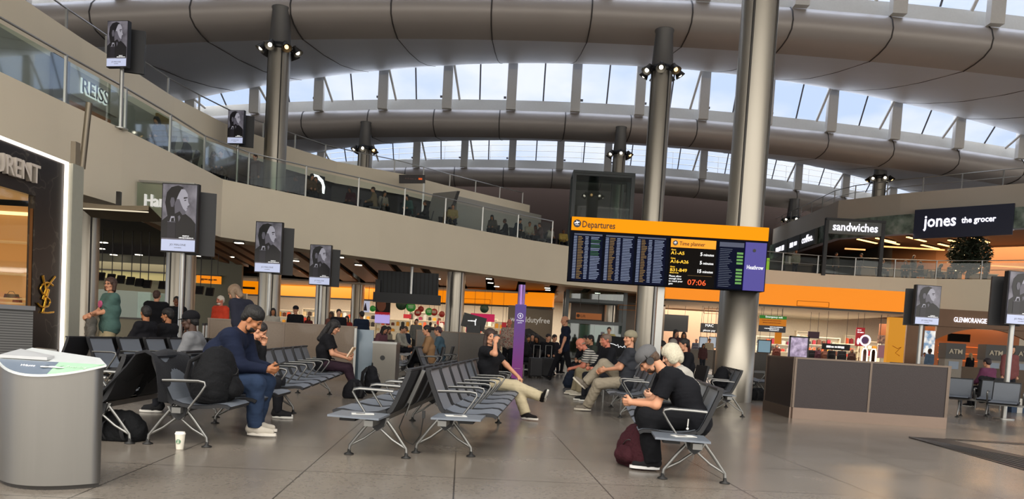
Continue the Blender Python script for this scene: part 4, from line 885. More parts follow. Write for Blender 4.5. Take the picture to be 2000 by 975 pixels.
# taupe wall with the shop's name
a, b = at(993, 600, 46.6), at(1081, 600, 46.6); taupe = M('taupe_wall', '7d7262', .6)
t = T('shop_name_wall', 'taupe wall with the duty free shop name in white letters beside the purple totem', 'shop wall', ((a.x+b.x)/2, 46.6, 0)); W_ = b.x-a.x
MB().box((0, .1, 1.57), (W_, .2, 3.14)).build('wall_panel', taupe, t); text('worlddutyfree', .50, M('letters_pale', 'dcd6cc', emit=.5), t, loc=(0, -.03, 2.13), align='CENTER', squash=.86, ext=.01)
MB().poly([(-W_/2, -.02, .05), (W_/2, -.02, .05), (W_/2, -.02, .9), (0, -.02, 1.75), (-W_/2, -.02, 1.5)], (0, .01, 0)).build('dark_graphic', M('graphic_dark', '17151a'), t)
a = at(420, 582, 50); t = T('shop_name_wall', 'grey wall with thin white letters work, behind the orange-jacketed shopper', 'shop wall', (a.x, 50, 0)); MB().box((0, .1, 1.6), (4.2, .2, 3.2)).build('wall_panel', M('grey_wall_panel', '6b655b', .6), t); text('work', .55, M('letters_pale', ''), t, loc=(-.75, -.03, 2.5), ext=.01)
# hanging screen seen from behind
p = at(797, 563, 35.5); hb = T('hanging_display', 'large black display hanging from the soffit, seen from behind, left of centre', 'display', (p.x, 35.5, p.z)); hb.scale = (1.22, 1.22, 1.22)
MB().box((0, 0, .15), (2.35, .16, .95), Matrix.Rotation(R(8), 3, 'X') @ Matrix.Rotation(R(0), 3, 'Y')).build('rear_cover', linesmat('ribbed_black', '24272b', '0d0e10', 'X', .16, .05, .5), hb)
MB().box((.0, -.12, -.42), (2.6, .3, .38)).build('lower_housing', M('housing_black', '1d1f23', .5), hb); MB().box((-1.15, -.1, .0), (.2, .2, .5)).build('bracket', black, hb)
MB().cyl((.15, -.2, -.45), (.15, -.2, (4.66-p.z)/1.22), .06, n=10).build('hanging_pole', alu, hb)
# desk area behind the left seats
p0 = P(186, 600, 33); S('wall_desk_back', MB().box((-21.5, 38, 2.1), (15, .2, 4.2)), M('desk_wall', '6d6a55', .4)); 
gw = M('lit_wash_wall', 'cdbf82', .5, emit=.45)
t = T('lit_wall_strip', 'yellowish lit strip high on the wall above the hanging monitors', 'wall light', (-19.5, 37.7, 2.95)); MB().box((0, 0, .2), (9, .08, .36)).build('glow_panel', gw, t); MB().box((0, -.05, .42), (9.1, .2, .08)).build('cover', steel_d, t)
mons = [(197, 540), (217, 543), (236, 546), (255, 549), (272, 552), (288, 555), (318, 557), (390, 567), (410, 570)]
for i, (px, py) in enumerate(mons):
    Y = 31; p = at(px, py, Y); t = T('hanging_monitor', 'black monitor hanging over the desks on the left, %s' % ['leftmost of the row', 'second from the left', 'third from the left', 'fourth from the left', 'fifth from the left', 'sixth from the left', 'just left of the thick column', 'just right of the column', 'below the small orange sign'][i], 'monitor', p, R(-8), 'monitors over the desks')
    MB().box((0, 0, 0), (.33, .08, .34), Matrix.Rotation(R(-15), 3, 'X')).build('casing', black, t); MB().box((0, -.05, 0), (.27, .01, .26), Matrix.Rotation(R(-15), 3, 'X')).build('screen', M('monitor_face', '2e2a2a' if i != 3 else '2e2a2a', .2), t); MB().cyl((0, .05, .1), (0, .05, 4.66-p.z), .02, n=6).build('rod', steel_d, t)
t, w, h = board('hanging_sign', 'small orange hanging sign over the desks, left of the shoppers', 'hanging sign', 384, 432, 539, 554, 33, orange, hang=4.66); marks(t, -w*.32, w*.36, h*.5, h*.32, M('faded_orange_ink', 'b8660c'), -.05, 9)
t, w, h = board('hanging_sign', 'orange square hanging sign with a black bar, left of the second advert column', 'hanging sign', 464, 509, 549, 574, 40, orange, hang=4.66); MB().box((0, -.05, h*.45), (w*.55, .03, .12)).build('black_bar', black, t)
for px, Y, w_, lb in ((215, 30, 2.6, 'pale service desk on the far left behind the standing woman'), (300, 31, 2.0, 'pale service desk behind the person in the black hood')):
    p = at(px, 640, Y); t = T('service_desk', lb, 'desk', (p.x, Y, 0)); MB().box((0, .3, .5), (w_, .6, 1.0)).build('body', M('desk_cream', 'a99f86', .5), t); MB().box((0, .25, 1.03), (w_+.1, .8, .06)).build('worktop', M('desk_top', '55504a', .4), t); MB().box((0, .6, 1.6), (w_, .03, 1.1)).build('glass_screen', glass, t)
for i, px in enumerate((372, 385, 398, 404)):
    p = PZ(px, 700-i*3); t = T('queue_barrier_post', 'slim grey queue post left of the brown partition, %s' % ['nearest', 'second', 'third', 'farthest'][i], 'barrier post', (P(px, 640, 17+i*1.2).x, 17+i*1.2, 0), 0, 'queue posts'); MB().cyl((0, 0, 0), (0, 0, 1.0), .03, n=10).build('post', alu, t); MB().cyl((0, 0, 0), (0, 0, .02), .16, n=18).build('base', steel_d, t); MB().cyl((0, 0, 1.0), (0, 0, 1.06), .045, n=12).build('head', black, t)
# glass lift: shaft through both floors
LY = 45.0; a, b = at(1113, 500, LY), at(1227, 500, LY); w = b.x-a.x; lx = (a.x+b.x)/2; LH = at(1170, 338, LY).z
t = T('glass_lift', 'glass lift shaft with grey steel frame, rising behind the departures board', 'lift', (lx, LY, 0)); lf = M('lift_frame', '4b4f50', .4, .5); m = MB()
for x in (-w/2, w/2):
    for y in (0, 1.8): m = MB().box((x, y, LH/2), (.22, .22, LH)); m.build('corner_post', lf, t)
for z in (2.3, 3.6, 6.2, 8.3, LH-.1):
    for y in (0, 1.8): MB().box((0, y, z), (w, .16, .2)).build('crossbar', lf, t)
for z0_, z1_ in ((.1, 2.2), (3.7, 6.1), (6.3, 8.2), (8.4, LH-.2)): MB().grid([[Vector((x, 0, z)) for x in (-w/2, w/2)] for z in (z0_, z1_)]).build('glass_pane', glassmat('lift_glass', '8fa8a0', .12), t)
MB().box((0, .9, LH), (w+.2, 2.1, .15)).build('roof', lf, t)
for x in (-.45, .45): MB().box((x, .1, 1.1), (.86, .05, 2.1)).build('door_leaf', M('lift_door', '8fb0a2', .15, .3, coat=.4), t)
MB().box((.0, .95, 7.1), (w*.6, 1.2, 1.4)).build('lift_machinery', M('machine_dark', '2e3030'), t); MB().box((0, 1.6, 8.35), (w*.8, .12, .12)).build('guide_beam', lf, t)
t, w, h = board('lift_sign', 'dull orange lift sign above the lift doors', 'sign', 1125, 1175, 612, 624, 44.9, M('sign_dull_orange', 'b8682a', .5, emit=.35), hang=4.66); text('Lift', .24, M('header_ink', ''), t, loc=(-w*.33, -.05, h*.28)); MB().cyl((-w*.42, -.03, h*.5), (-w*.42, -.05, h*.5), h*.28, n=16).build('round_symbol', M('header_ink', ''), t)
S('wall_lift_lobby', MB().box((6.5, 47.5, 2.1), (6, .2, 4.2)), M('lobby_wall', '5a4f45', .5))
# passage between lift and right shop
board('hanging_display', 'black display hanging in the passage behind the white-haired woman', 'display', 1296, 1344, 615, 648, 47.5, black, hang=4.66)
board('poster', 'bright pink lit poster behind the thin pole of the departures board', 'poster', 1268, 1279, 643, 727, 35, M('poster_pink', 'e890c0', emit=.7), M('frame_pale', 'b8a8b0'))
t, w, h = board('till_sign', 'small black stepped sign with white words please pay in the passage', 'sign', 1368, 1402, 632, 650, 47.5, M('sign_black', '101012'), txt='MAC', tsize=.25, tz=.78, hang=4.66); text('please pay', .19, wht, t, loc=(0, -.06, .08), align='CENTER')
board('picture_panel', 'pale lit product panel in the passage under the black till sign', 'panel', 1365, 1382, 658, 680, 46, M('panel_blue_white', 'c2ccd8', emit=.5), black, hang=4.66); board('picture_panel', 'second pale lit product panel next to the big column', 'panel', 1384, 1399, 658, 680, 46.6, M('panel_blue_white', ''), black, hang=4.66)
S('wall_passage', MB().box((12.6, 51, 2.1), (7, .2, 4.2)), M('passage_wall', 'a3836a', .6))
t = T('shop_counter', 'long grey sales counter at the back of the passage', 'counter', (at(1376, 690, 44).x, 44, 0)); MB().box((0, 0, .5), (1.8, .6, 1.0)).build('body', M('counter_grey', '6e665c'), t); MB().box((0, 0, 1.03), (1.9, .7, .05)).build('worktop', M('desk_top', ''), t)
p = at(1197, 690, 24); t = T('piano', 'black covered cart with a white scrawl beside the lift', 'kiosk', (p.x, 24, 0)); MB().poly([(-.55, 0, .75), (.62, 0, .72), (.5, 0, 1.35), (-.42, 0, 1.4)], (0, .7, 0)).build('cover', blk_soft, t); MB().box((0, .35, .37), (1.0, .6, .74)).build('base', black, t); MB().tube([(-.12, -.03, 1.24), (-.10, -.03, 1.14), (.0, -.03, 1.12), (.10, -.03, 1.08), (.14, -.03, 1.12), (.17, -.03, 1.02), (.22, -.03, 1.07), (.30, -.03, 1.03), (.36, -.03, 1.09), (.38, -.03, 1.02)], .012, 5).build('white_script', wht, t); t.name = 'kiosk_cart'
p = at(925, 640, 27); t = T('laptop_stand', 'black angled display stand with small white marks behind the centre partition', 'display stand', (p.x, 27, 0)); MB().box((0, 0, 1.62), (.85, .1, .5), Matrix.Rotation(R(12), 3, 'Y')).build('panel', black, t); MB().box((0, .1, .75), (.5, .4, 1.5)).build('pedestal', dgrey, t); marks(t, -.22, .05, 1.66, .05, wht, -.07, 6); MB().tube([(.08, -.07, 1.74), (.05, -.07, 1.62), (.06, -.07, 1.50)], .02, 5).build('white_stroke', wht, t); t.name = 'display_stand'
# right shop signs
t, w, h = board('wayfinding_sign', 'hanging wayfinding sign, green and orange over navy, right of the big column', 'sign', 1482, 1535, 617, 649, 43.2, M('sign_navy', '161a2e', .4), hang=3.76)
MB().box((0, -.04, h*.9), (w, .03, h*.2)).build('green_band', M('band_green', '2f8a2c', emit=.5), t); MB().box((0, -.04, h*.6), (w, .03, h*.42)).build('orange_band', M('band_orange', 'e88a12', emit=.5), t)
text('Emergency exit', .16, wht, t, loc=(.05, -.07, h*.87), align='CENTER'); marks(t, -w*.4, w*.3, h*.70, h*.07, M('faded_orange_ink', ''), -.07, 7, 2, h*.14); marks(t, -w*.1, w*.38, h*.31, h*.06, wht, -.07, 8); marks(t, -w*.3, w*.25, h*.21, h*.06, wht, -.07, 12); text('Assistance', .13, wht, t, loc=(.1, -.07, h*.08), align='CENTER')
board('hanging_sign', 'small amber hanging panel below the wayfinding sign', 'hanging sign', 1513, 1526, 649, 672, 44.4, M('band_orange', ''), hang=3.76)
t, w, h = board('poster', 'lavender framed advert of stones, standing behind the long counter', 'poster', 1540, 1579, 657, 700, 27, rampmat('stones_print', [(.35, '6d5f74'), (.5, '9a8aa8'), (.65, 'c3b4cc')], 5, .3, emit=.6), black); t.children[0]
MB().box((0, 0, -t.location.z/2), (w*.8, .2, t.location.z)).build('stand', black, t)
t, w, h = board('banner', 'tall red banner with white print in the right hand shop', 'banner', 1671, 1688, 640, 676, 44, red, hang=3.76); marks(t, -w*.38, w*.05, h*.86, .09, wht, -.05, 10); marks(t, -w*.38, w*.36, h*.74, .09, wht, -.05, 11); MB().ico((-.1, -.05, h*.25), (.09, .03, .2), 6).ico((.12, -.05, h*.3), (.09, .03, .2), 6).build('bottle_print', wht, t)
p = at(1690, 665, 43.2); t = T('ring_display', 'white lit ring with a purple centre beside the red banner', 'display', p); MB().tube([(.28*math.cos(a*math.pi/10), 0, .28*math.sin(a*math.pi/10)) for a in range(21)], .05, 6).build('ring', M('ring_glow', 'f2ecff', emit=1.2), t); MB().cyl((0, .02, 0), (0, .05, 0), .2, n=20).build('centre', M('ring_centre', '6b4a78', emit=.3), t); MB().tube([(0, .05, -.28), (-.05, .05, -1.0), (-.05, .05, -p.z)], .03, 6).build('stem', white, t)
for i, px in enumerate((1689, 1706)):
    p = at(px, 690, 38); t = T('lit_mirror', 'arched mirror with white lights, %s of the pair above the long counter' % ('left' if i == 0 else 'right'), 'mirror', (p.x, 38, 0), 0, 'lit mirrors'); m = MB().tube([(-.13, 0, .3), (-.13, 0, 1.45), (-.08, 0, 1.6), (.08, 0, 1.6), (.13, 0, 1.45), (.13, 0, .3)], .035, 6); m.build('light_frame', M('mirror_glow', 'fff2e0', emit=2), t); MB().box((0, .03, .95), (.24, .03, 1.3)).build('mirror', M('mirror_dark', '5a4038', .1, .8), t); MB().box((0, .05, .15), (.34, .3, .3)).build('plinth', white, t)
t, w, h = board('shop_fascia', 'dark name fascia with pale marks at the back of the right hand shop', 'sign', 1605, 1660, 672, 684, 44, M('sign_black', ''), hang=3.76); marks(t, -w*.35, w*.3, h*.5, h*.4, wht, -.05, 13)
board('picture_panel', 'pink framed perfume picture at right of the mirrors', 'panel', 1714, 1731, 674, 700, 44, M('picture_pink', 'b07a86', emit=.4), M('frame_pale', ''), hang=3.76); board('picture_panel', 'brown sparkling picture panel above the pink framed one', 'panel', 1714, 1738, 655, 672, 45, rampmat('sparkle', [(.4, '5a3a30'), (.7, 'c09070')], 6, .4, emit=.4), hang=3.76)
board('picture_panel', 'blue and white cosmetics picture right of the big column', 'panel', 1479, 1506, 664, 690, 44.8, M('picture_blue', '8fb2c4', emit=.5), black, hang=3.76); board('picture_panel', 'dark purple picture panel high in the right hand shop', 'panel', 1578, 1600, 648, 661, 46, M('picture_plum', '4a3548'), hang=3.76)
# whisky shop and ATMs
wood = M('whisky_wood', '7c5b40', .5, var=.12, scale=2); WY = 45.3
a, b = at(1768, 650, WY), at(2060, 650, WY); t = T('whisky_shopfront', 'brown curved shopfront with white GLENMORANGIE letters on the right', 'shopfront', (a.x, WY, 0)); L = b.x-a.x; ztop = 4.35
m = MB(); m.box((L/2, 0, (3.3+ztop)/2), (L, .3, ztop-3.3)); m.box((.55, 0, 1.65), (1.1, .3, 3.3)); m.box((L-.6, 0, 1.65), (1.2, .3, 3.3))
arch = [(1.9+(L-3.1)*i/12, 0, 3.3-.25*math.cos(math.pi*i/12)**2-.55*(abs(i-6)/6)**3) for i in range(13)]; m.poly([(1.9, 0, 3.3)]+arch+[(L-1.2, 0, 3.3)], (0, .2, 0)); m.build('facade', wood, t)
text('GLENMORANGIE', .42, lettw, t, loc=((at(1891, 630, WY).x-a.x), -.2, at(1896, 631, WY).z), align='CENTER', bold=.004, fit=2.0)
MB().box((L/2, 3.2, 1.7), (L, .2, 3.4)).build('rear_wall', M('whisky_glow', 'a85a22', .5, emit=.30), t); MB().box((1.45, .1, 1.5), (.85, .1, 3.0)).build('bright_doorway', rampmat('bright_display', [(.4, '6f8fb0'), (.6, 'f2f0ea')], 3, .3, emit=.7), t)
for i, z in enumerate((1.3, 1.75, 2.2)): MB().box((L*.6, 3.0, z), (3.2, .25, .04)).build('back_shelf', M('shelf_glow', 'ff7a30', emit=.8), t)
MB().box((L*.52, 2.4, 2.75), (1.4, .1, .5)).build('name_screen', M('screen_black', ''), t)
for px, py0, py1, w_, lb in ((1867, 671, 697, .9, 'dark ATM cabinet left of the two on the right side'), (1946, 674, 702, .95, 'dark ATM cabinet right of the first, behind the pole'), (2003, 676, 704, .9, 'dark ATM cabinet at the right edge of the picture')):
    Y = 34; p = at(px, 684, Y); z1_ = at(px, py0, Y).z; t = T('cash_machine', lb, 'cash machine', (p.x, Y, 0), 0, 'cash machines'); MB().box((0, .3, z1_-.35), (w_, .6, .7)).build('header', M('atm_dark', '2a2623', .4), t); MB().box((0, .35, (z1_-.7)/2), (w_*.9, .5, z1_-.7)).build('body', M('atm_grey', '8b8378', .5), t); text('ATM', .30, M('atm_letters', 'b8aa92', emit=.4), t, loc=(0, -.02, z1_-.47), align='CENTER', bold=.004); MB().box((0, .09, z1_-1.0), (w_*.5, .03, .35)).build('screen', M('atm_screen', '9aa4b0', emit=.3), t)
a, b = P(1880, 720, 24), P(2080, 730, 22); a.z = b.z = 0
partition('low_partition', 'brown-grey partition behind the seats near the ATMs', [a, b], 1.05, 0, tan_p)
# ================================================================== upper right food hall
def rp_pt(px): 
    for i in range(len(RP)-1):
        pa, pb = proj(RP[i])[0], proj(RP[i+1])[0]
        if pa <= px <= pb: return RP[i].lerp(RP[i+1], (px-pa)/(pb-pa))
    return RP[-1]
def wall_sign(name, label, px0, px1, z0_, z1_, mat, txt, size, tm=None, off=.5, sq=1, th=.2):
    a, b = rp_pt(px0), rp_pt(px1); d = (b-a).normalized(); n = Vector((d.y, -d.x, 0)); n = n if n.y < 0 or n.x < 0 else -n
    c = (a+b)/2+n*off; L = (b-a).length; t = T(name, label, 'sign', (c.x, c.y, z0_), math.atan2(d.y, d.x))
    MB().box((0, 0, (z1_-z0_)/2), (L, th, z1_-z0_)).build('panel', mat, t)
    if txt: text(txt, size, tm or lettw, t, loc=(0, -th/2-.03, (z1_-z0_)/2-size*.3), align='CENTER', bold=size*.01, fit=L*.75)
    return t, L
t, L = wall_sign('shop_sign', 'navy sign reading jones the grocer over the upper right food hall', 1797, 1990, 8.9, 10.75, M('sign_navy_blue', '161d38', .4), None, 1)
text('jones', 1.05, lettw, t, loc=(-L*.39, -.14, .72), bold=.02, fit=L*.34); text('the grocer', .50, lettw, t, loc=(L*.0, -.14, .85), bold=.012, fit=L*.34)
fr_d = M('food_sign_frame', '26282a', .5); fpan = M('food_sign_face', '5c605e', .4)
p = rp_pt(1640); t = T('food_sign', 'dark framed sign reading sandwiches on the upper right deck', 'sign', (at(1669, 450, 47.5).x, 47.5, 0)); zc = at(1669, 446, 47.5).z; t.location.z = 6.2; zz = zc-6.2
wS = (at(1724, 450, 47.5)-at(1614, 450, 47.5)).x
MB().box((0, 0, zz), (wS, .15, .85)).build('panel', fpan, t); MB().box((0, -.02, zz+.48), (wS+.2, .3, .14)).build('top_frame', fr_d, t)
for s in (-1, 1): MB().box((s*wS/2, 0, zz/2+.2), (.22, .2, zz+.4)).build('post', fr_d, t)
text('sandwiches', .72, lettw, t, loc=(0, -.1, zz-.2), align='CENTER', bold=.012, fit=wS*.8)
for px0, px1, s, lb in ((1579, 1610, 'coffee.', 'grey sign reading coffee, nearest of the three beside sandwiches'), (1556, 1577, None, 'grey sign with a blurred white word, next before the coffee sign'), (1527, 1554, None, 'grey sign with a blurred white word, farthest of the three left of sandwiches')):
    t, L = wall_sign('food_sign', lb, px0, px1, 9.3, 10.45, fpan, s, .8, off=.35)
    if s is None: marks(t, -L*.32, L*.30, .52, .48, lettw, -.12, px0)
a_ = rp_pt(1724); t_nt = T('shop_sign', 'white letters nt on the leafy band just right of the sandwiches sign', 'sign', (at(1723, 440, a_.y-.55).x, a_.y-.55, at(1723, 446, a_.y-.55).z)); text('nt', .62, lettw, t_nt, name='lettering', bold=.01); MB().box((.2, .12, .2), (.6, .06, .05)).build('fixing_bar', fr_d, t_nt)
t, L = wall_sign('food_sign', 'bright yellow-green lit sign at the far left end of the food hall', 1505, 1521, 7.9, 9.3, M('lime_glow', '9ac42a', emit=.8), None, 1, off=.6)
IR = offs(RP[3:], 7); m = MB(); m.grid([[Vector((p.x, p.y, z)) for p in IR] for z in (6.2, 9.3)], smooth=False); S('wall_food_hall', m, M('food_wall', '8a5c38', .6, var=.25, scale=.7))
m = MB(); m.grid([[Vector((p.x, p.y, 9.3)) for p in pp] for pp in (offs(RP, .3), offs(RP, 7))], smooth=False); S('ceiling_food_hall', m, M('food_ceiling', '5b3f30', .7))
S('floor_food_hall', MB().grid([[Vector((p.x, p.y, 6.22)) for p in pp] for pp in (offs(EDGE[16:], .3), offs(EDGE[16:], 14))], smooth=False), M('upper_floor', ''))
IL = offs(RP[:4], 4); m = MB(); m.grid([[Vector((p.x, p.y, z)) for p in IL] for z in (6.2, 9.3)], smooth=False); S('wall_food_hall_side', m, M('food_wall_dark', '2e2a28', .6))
for i, (px, py) in enumerate(((1694, 471), (1730, 469), (1738, 473), (1790, 467), (1817, 482), (1870, 473), (1915, 469), (1850, 480))):
    d = ray(px, py); p = CV+d*((9.2-CAM_H)/d.z); t = T('strip_lamp', 'glowing amber strip lamp on the food hall ceiling', 'ceiling lamp', (p.x, p.y, 9.18), R(35), 'food hall strip lamps'); MB().box((0, 0, 0), (2.4, .16, .05)).build('tube', M('amber_tube', 'ffc070', emit=4), t); MB().box((0, 0, .05), (2.5, .2, .05)).build('holder', fr_d, t)
for px0, px1, py, lb in ((1722, 1845, 484, 'long warm light line across the food hall'), (1650, 1690, 486, 'short warm light line left in the food hall'), (1936, 2010, 520, 'copper-coloured light bar on the right of the balustrade')):
    Y = 50 if py < 500 else 45.5; a, b = at(px0, py, Y), at(px1, py+2, Y); t = T('light_bar', lb, 'lamp', a); MB().box((b-a)/2, ((b-a).length, .06, .09)).build('tube', M('copper_glow', 'e8a060', emit=1.6), t); MB().box((b-a)/2+Vector((0, .1, .03)), ((b-a).length*.3, .1, .05)).build('bracket', fr_d, t)
for i, (px, w_) in enumerate(((1695, 1.4), (1760, 1.6), (1850, 2.1), (1925, 1.7), (1560, 1.8))):
    Y = 51.5 if px < 1600 else 50.6; p = at(px, 520, Y); t = T('food_counter', 'dark food counter behind the right balustrade, %s' % ['below sandwiches', 'left of the orange wall', 'below jones', 'at the right end', 'below coffee'][i], 'counter', (p.x, Y, 6.22), 0, 'food hall counters'); MB().box((0, .4, .5), (w_, .8, 1.0)).build('body', M('counter_dark', '35302c', .8), t); MB().box((0, .4, 1.03), (w_+.1, .9, .06)).build('worktop', M('counter_top', '6a645c', .7), t)
# tree with small lights at the right end of the food hall
p = at(1968, 490, 42.5); t = T('decorated_tree', 'dark leafy tree strung with tiny lights on the right deck', 'tree', (p.x+.5, 46.9, 6.22)); rt = random.Random(4); m = MB(); pts = []
for i in range(2600):
    u = rt.random()*2*math.pi; v = rt.uniform(-1, 1); r_ = 1.3*rt.random()**.4; c = Vector((r_*math.cos(u)*math.sqrt(1-v*v), r_*.8*math.sin(u)*math.sqrt(1-v*v), 1.75+1.0*v*r_)); pts.append(c)
    a = Vector((rt.uniform(-1, 1), rt.uniform(-1, 1), rt.uniform(-1, 1))).normalized()*.16; b = a.orthogonal().normalized()*.07; m.add([c-a, c+b, c+a, c-b], [(0, 1, 2, 3)])
m.build('foliage', M('leaf_dark', '26301f', .6), t); MB().tube([(0, 0, 0), (.05, 0, 1.0), (-.1, 0, 1.7)], [.12, .09, .05], 8).build('trunk', M('bark', '3a2c22', .9), t)
m = MB()
for c in pts[:16]: m.ico(c, .04, 4)
m.build('fairy_lights', M('fairy_glow', 'ffdca8', emit=5), t, kind='stuff')
# ================================================================== upper left deck shops
def lp_pt(px):
    for i in range(len(LP)-1):
        pa, pb = proj(LP[i])[0], proj(LP[i+1])[0]
        if pa <= px <= pb: return LP[i].lerp(LP[i+1], (px-pa)/(pb-pa))
    return LP[-1]
def lsign(name, label, px0, px1, z0_, z1_, mat, txt, size, tm, off=.1, cat='sign'):
    a, b = lp_pt(px0), lp_pt(px1); d = (b-a).normalized(); n = Vector((d.y, -d.x, 0)); c = (a+b)/2+n*off; L = (b-a).length; t = T(name, label, cat, (c.x, c.y, z0_), math.atan2(d.y, d.x))
    MB().box((0, 0, (z1_-z0_)/2), (L, .1, z1_-z0_)).build('panel', mat, t)
    if txt: text(txt, size, tm, t, loc=(0, -.09, (z1_-z0_)/2-size*.35), align='CENTER', bold=size*.03)
    return t
REISS = lsign('shop_sign', 'pale fascia with white outlined REISS letters behind the upper left glass', 120, 225, 7.7, 8.5, M('reiss_fascia', 'a59d8c'), 'REISS', .62, M('letters_bw', 'f4f4f4', emit=.9), off=.08)
text('REISS', .62, M('letters_navy', '1d2c44', .4), [o for o in COL.objects if o.name.startswith('shop_sign')][-1] if False else REISS, loc=(.02, -.125, .2), align='CENTER', bold=-.004, name='dark_letter_face')
lsign('window_display', 'orange-lit lower shop window under the REISS letters', 128, 210, 6.9, 7.5, M('window_amber', '9c5a1c', emit=.25), None, 1, None, cat='window display')
lsign('shop_sign', 'small brown and gold sign on the upper left deck, right of REISS', 300, 330, 7.6, 8.6, M('gold_sign', '8a6f35'), None, 1, None)
lsign('shop_doorway', 'dark shop doorway on the upper left deck behind the REISS sign', 96, 128, 6.3, 8.6, M('doorway_dark', '202226', .3), None, 1, None, cat='doorway')
t = lsign('shop_sign', 'white glowing curve on a dark shopfront, above the seated travellers', 604, 628, 7.5, 8.6, M('shopfront_dark', ''), None, 1, None, off=.2)
MB().tube([(-.42, -.09, .98), (-.10, -.09, .98), (.18, -.09, .84), (.30, -.09, .58), (.26, -.09, .26)], (.012, .11), 6, flat=(0, 1, 0)).build('glowing_curve', M('curve_glow', 'ffffff', emit=1.5), t)
t = lsign('shop_sign', 'tiny white glowing sign on the dark shopfront, right part', 766, 778, 7.0, 7.5, M('shopfront_dark', ''), None, 1, None, off=.2); marks(t, -.16, .16, .25, .2, M('curve_glow', ''), -.07, 14)
e = P(805, 350, 39); t = T('hanging_sign', 'dark tilted hanging sign with a small orange mark on the upper left deck', 'hanging sign', (e.x, 39, 6.25)); zc = e.z-6.25
MB().box((0, 0, zc), (1.35, .12, .42), Matrix.Rotation(R(-3), 3, 'Y')).build('panel', M('sign_brown_black', '241c1c', .4), t); marks(t, -.36, .22, zc, .10, M('dim_brown_print', '5e4c48'), -.08, 15); marks(t, .34, .58, zc+.02, .13, M('orange_digits', 'e0602a', emit=.8), -.08, 16, name='orange_marks'); MB().box((.62, .05, zc/2), (.10, .1, zc)).build('post', alu, t)
t = T('grey_screen_panel', 'tall pale triangular banner standing beside the dark tilted sign', 'banner', (P(860, 380, 40.5).x, 40.5, 6.25)); MB().poly([(-.9, 0, 0), (.1, 0, 0), (.9, 0, 2.6), (-.4, 0, 2.4)], (0, .06, 0)).build('panel', M('banner_grey', '77746e'), t); MB().poly([(.1, -.02, 0), (.35, -.02, 0), (1.05, -.02, 2.6), (.9, -.02, 2.6)], (0, .08, 0)).build('dark_edge', black, t)
for i, (px, zz) in enumerate(((915, 0), (1010, 1))):
    a = lp_pt(px); t = T('wall_poster', 'small %s framed poster on the pale kiosk wall, upper deck' % ('red' if i == 0 else 'pale red'), 'poster', (a.x, a.y-.25, 7.2), math.atan2(LP[10].y-LP[9].y, LP[10].x-LP[9].x)); MB().box((0, 0, .4), (.8, .04, .8)).build('frame', M('poster_frame_pale', 'b0a8a0'), t); MB().box((0, -.03, .4), (.6, .02, .6)).build('print', M('poster_red' if i == 0 else 'poster_rose', '7a2e2c' if i == 0 else 'a88a82'), t)
# Harrods glass sign on the left soffit
e = P(290, 390, 21.5); t = T('glass_shop_sign', 'glass blade sign with white script letters, behind the nearest advert screen', 'sign', (e.x, 21.5, e.z)); MB().box((.55, .0, .0), (1.75, .04, .95)).build('glass_panel', glassmat('sign_glass', 'd4dcd0', .12), t); text('Harrods', .5, M('white_script', 'f2efe8', emit=.6), t, loc=(-.1, -.06, -.2), squash=.75, ext=.05); MB().box((.5, .15, .52), (1.6, .3, .05)).build('bracket', alu, t)
# hanging curved canopy beside the marble front
e = P(215, 418, 19.5); t = T('curved_canopy', 'curved dull metal canopy with a lit lower edge, right of the black shopfront', 'canopy', (e.x, 19.5, e.z)); 
m = MB(); m.grid([[Vector((-1.0+2.0*i/10, 0+.9*j/4, .28-.28*(j/4)-.05*math.sin(i*.3))) for i in range(11)] for j in range(5)]); m.grid([[Vector((-1.0+2.0*i/10, 0, .28-.05*math.sin(i*.3)-.12*j)) for i in range(11)] for j in range(2)]); m.build('shell', M('canopy_metal', '7b6f5c', .35, .5), t); MB().box((0, -.02, .10), (2.0, .05, .03)).build('lit_edge', M('edge_glow', 'e8dcc0', emit=.8), t); MB().box((0, .4, .4), (.1, .1, .5)).build('hanger', steel_d, t)
# ================================================================== people
skins = {k: M('skin_'+k, c, .55, var=.05, scale=8, spec=.4) for k, c in dict(light='c08a6c', fair='cf9c80', tan='a06a48', brown='6e432c', dark='3d271c', red='b8705a').items()}
lipm = M('lip_tone', '8a4a40', .5); eyem = M('eye_dark', '1a1310', .3); browm = M('brow_dark', '2a1d16', .8)
def cloth(name, c): return M('cloth_'+name, c, .9, var=.14, scale=14, bump=.25, spec=.2)
def hairm(name, c): return M('hair_'+name, c, .6, var=.35, scale=40, bump=.6, stretch=(3, 3, .6))
def ik(a, b, l1, l2, hint):
    a, b = Vector(a), Vector(b); d = b-a; L = min(d.length, (l1+l2)*.999); u = d.normalized(); x = (l1*l1-l2*l2+L*L)/(2*L); h = math.sqrt(max(l1*l1-x*x, 0)); hv = Vector(hint); hv = (hv-u*hv.dot(u)).normalized()
    return a+u*x+hv*h, a+u*L
def basis(fwd, up):
    f = Vector(fwd).normalized(); r = f.cross(Vector(up)).normalized(); u = r.cross(f); return Matrix((r, f, u)).transposed()
def head_prims(fem=False):
    j = .9 if fem else 1
    return [E((0, -.012, .035), (.074, .094, .088)), E((0, .022, -.035), (.058*j, .066, .078)), C((0, .055, -.085), (0, .06, -.092), .026*j), C((-.035*j, .03, -.075), (.035*j, .03, -.075), .027),
            SUB(E((-.030, .092, .010), (.019, .014, .013))), SUB(E((.030, .092, .010), (.019, .014, .013))),
            C((-.034, .074, .026), (.034, .074, .026), .011), C((0, .084, .012), (0, .103, -.022), .008, .013), C((-.012, .09, -.028), (.012, .09, -.028), .009),
            E((-.038, .06, -.022), (.022, .022, .02)), E((.038, .06, -.022), (.022, .022, .02)),
            E((-.078, -.004, -.006), (.010, .019, .031)), E((.078, -.004, -.006), (.010, .019, .031))]
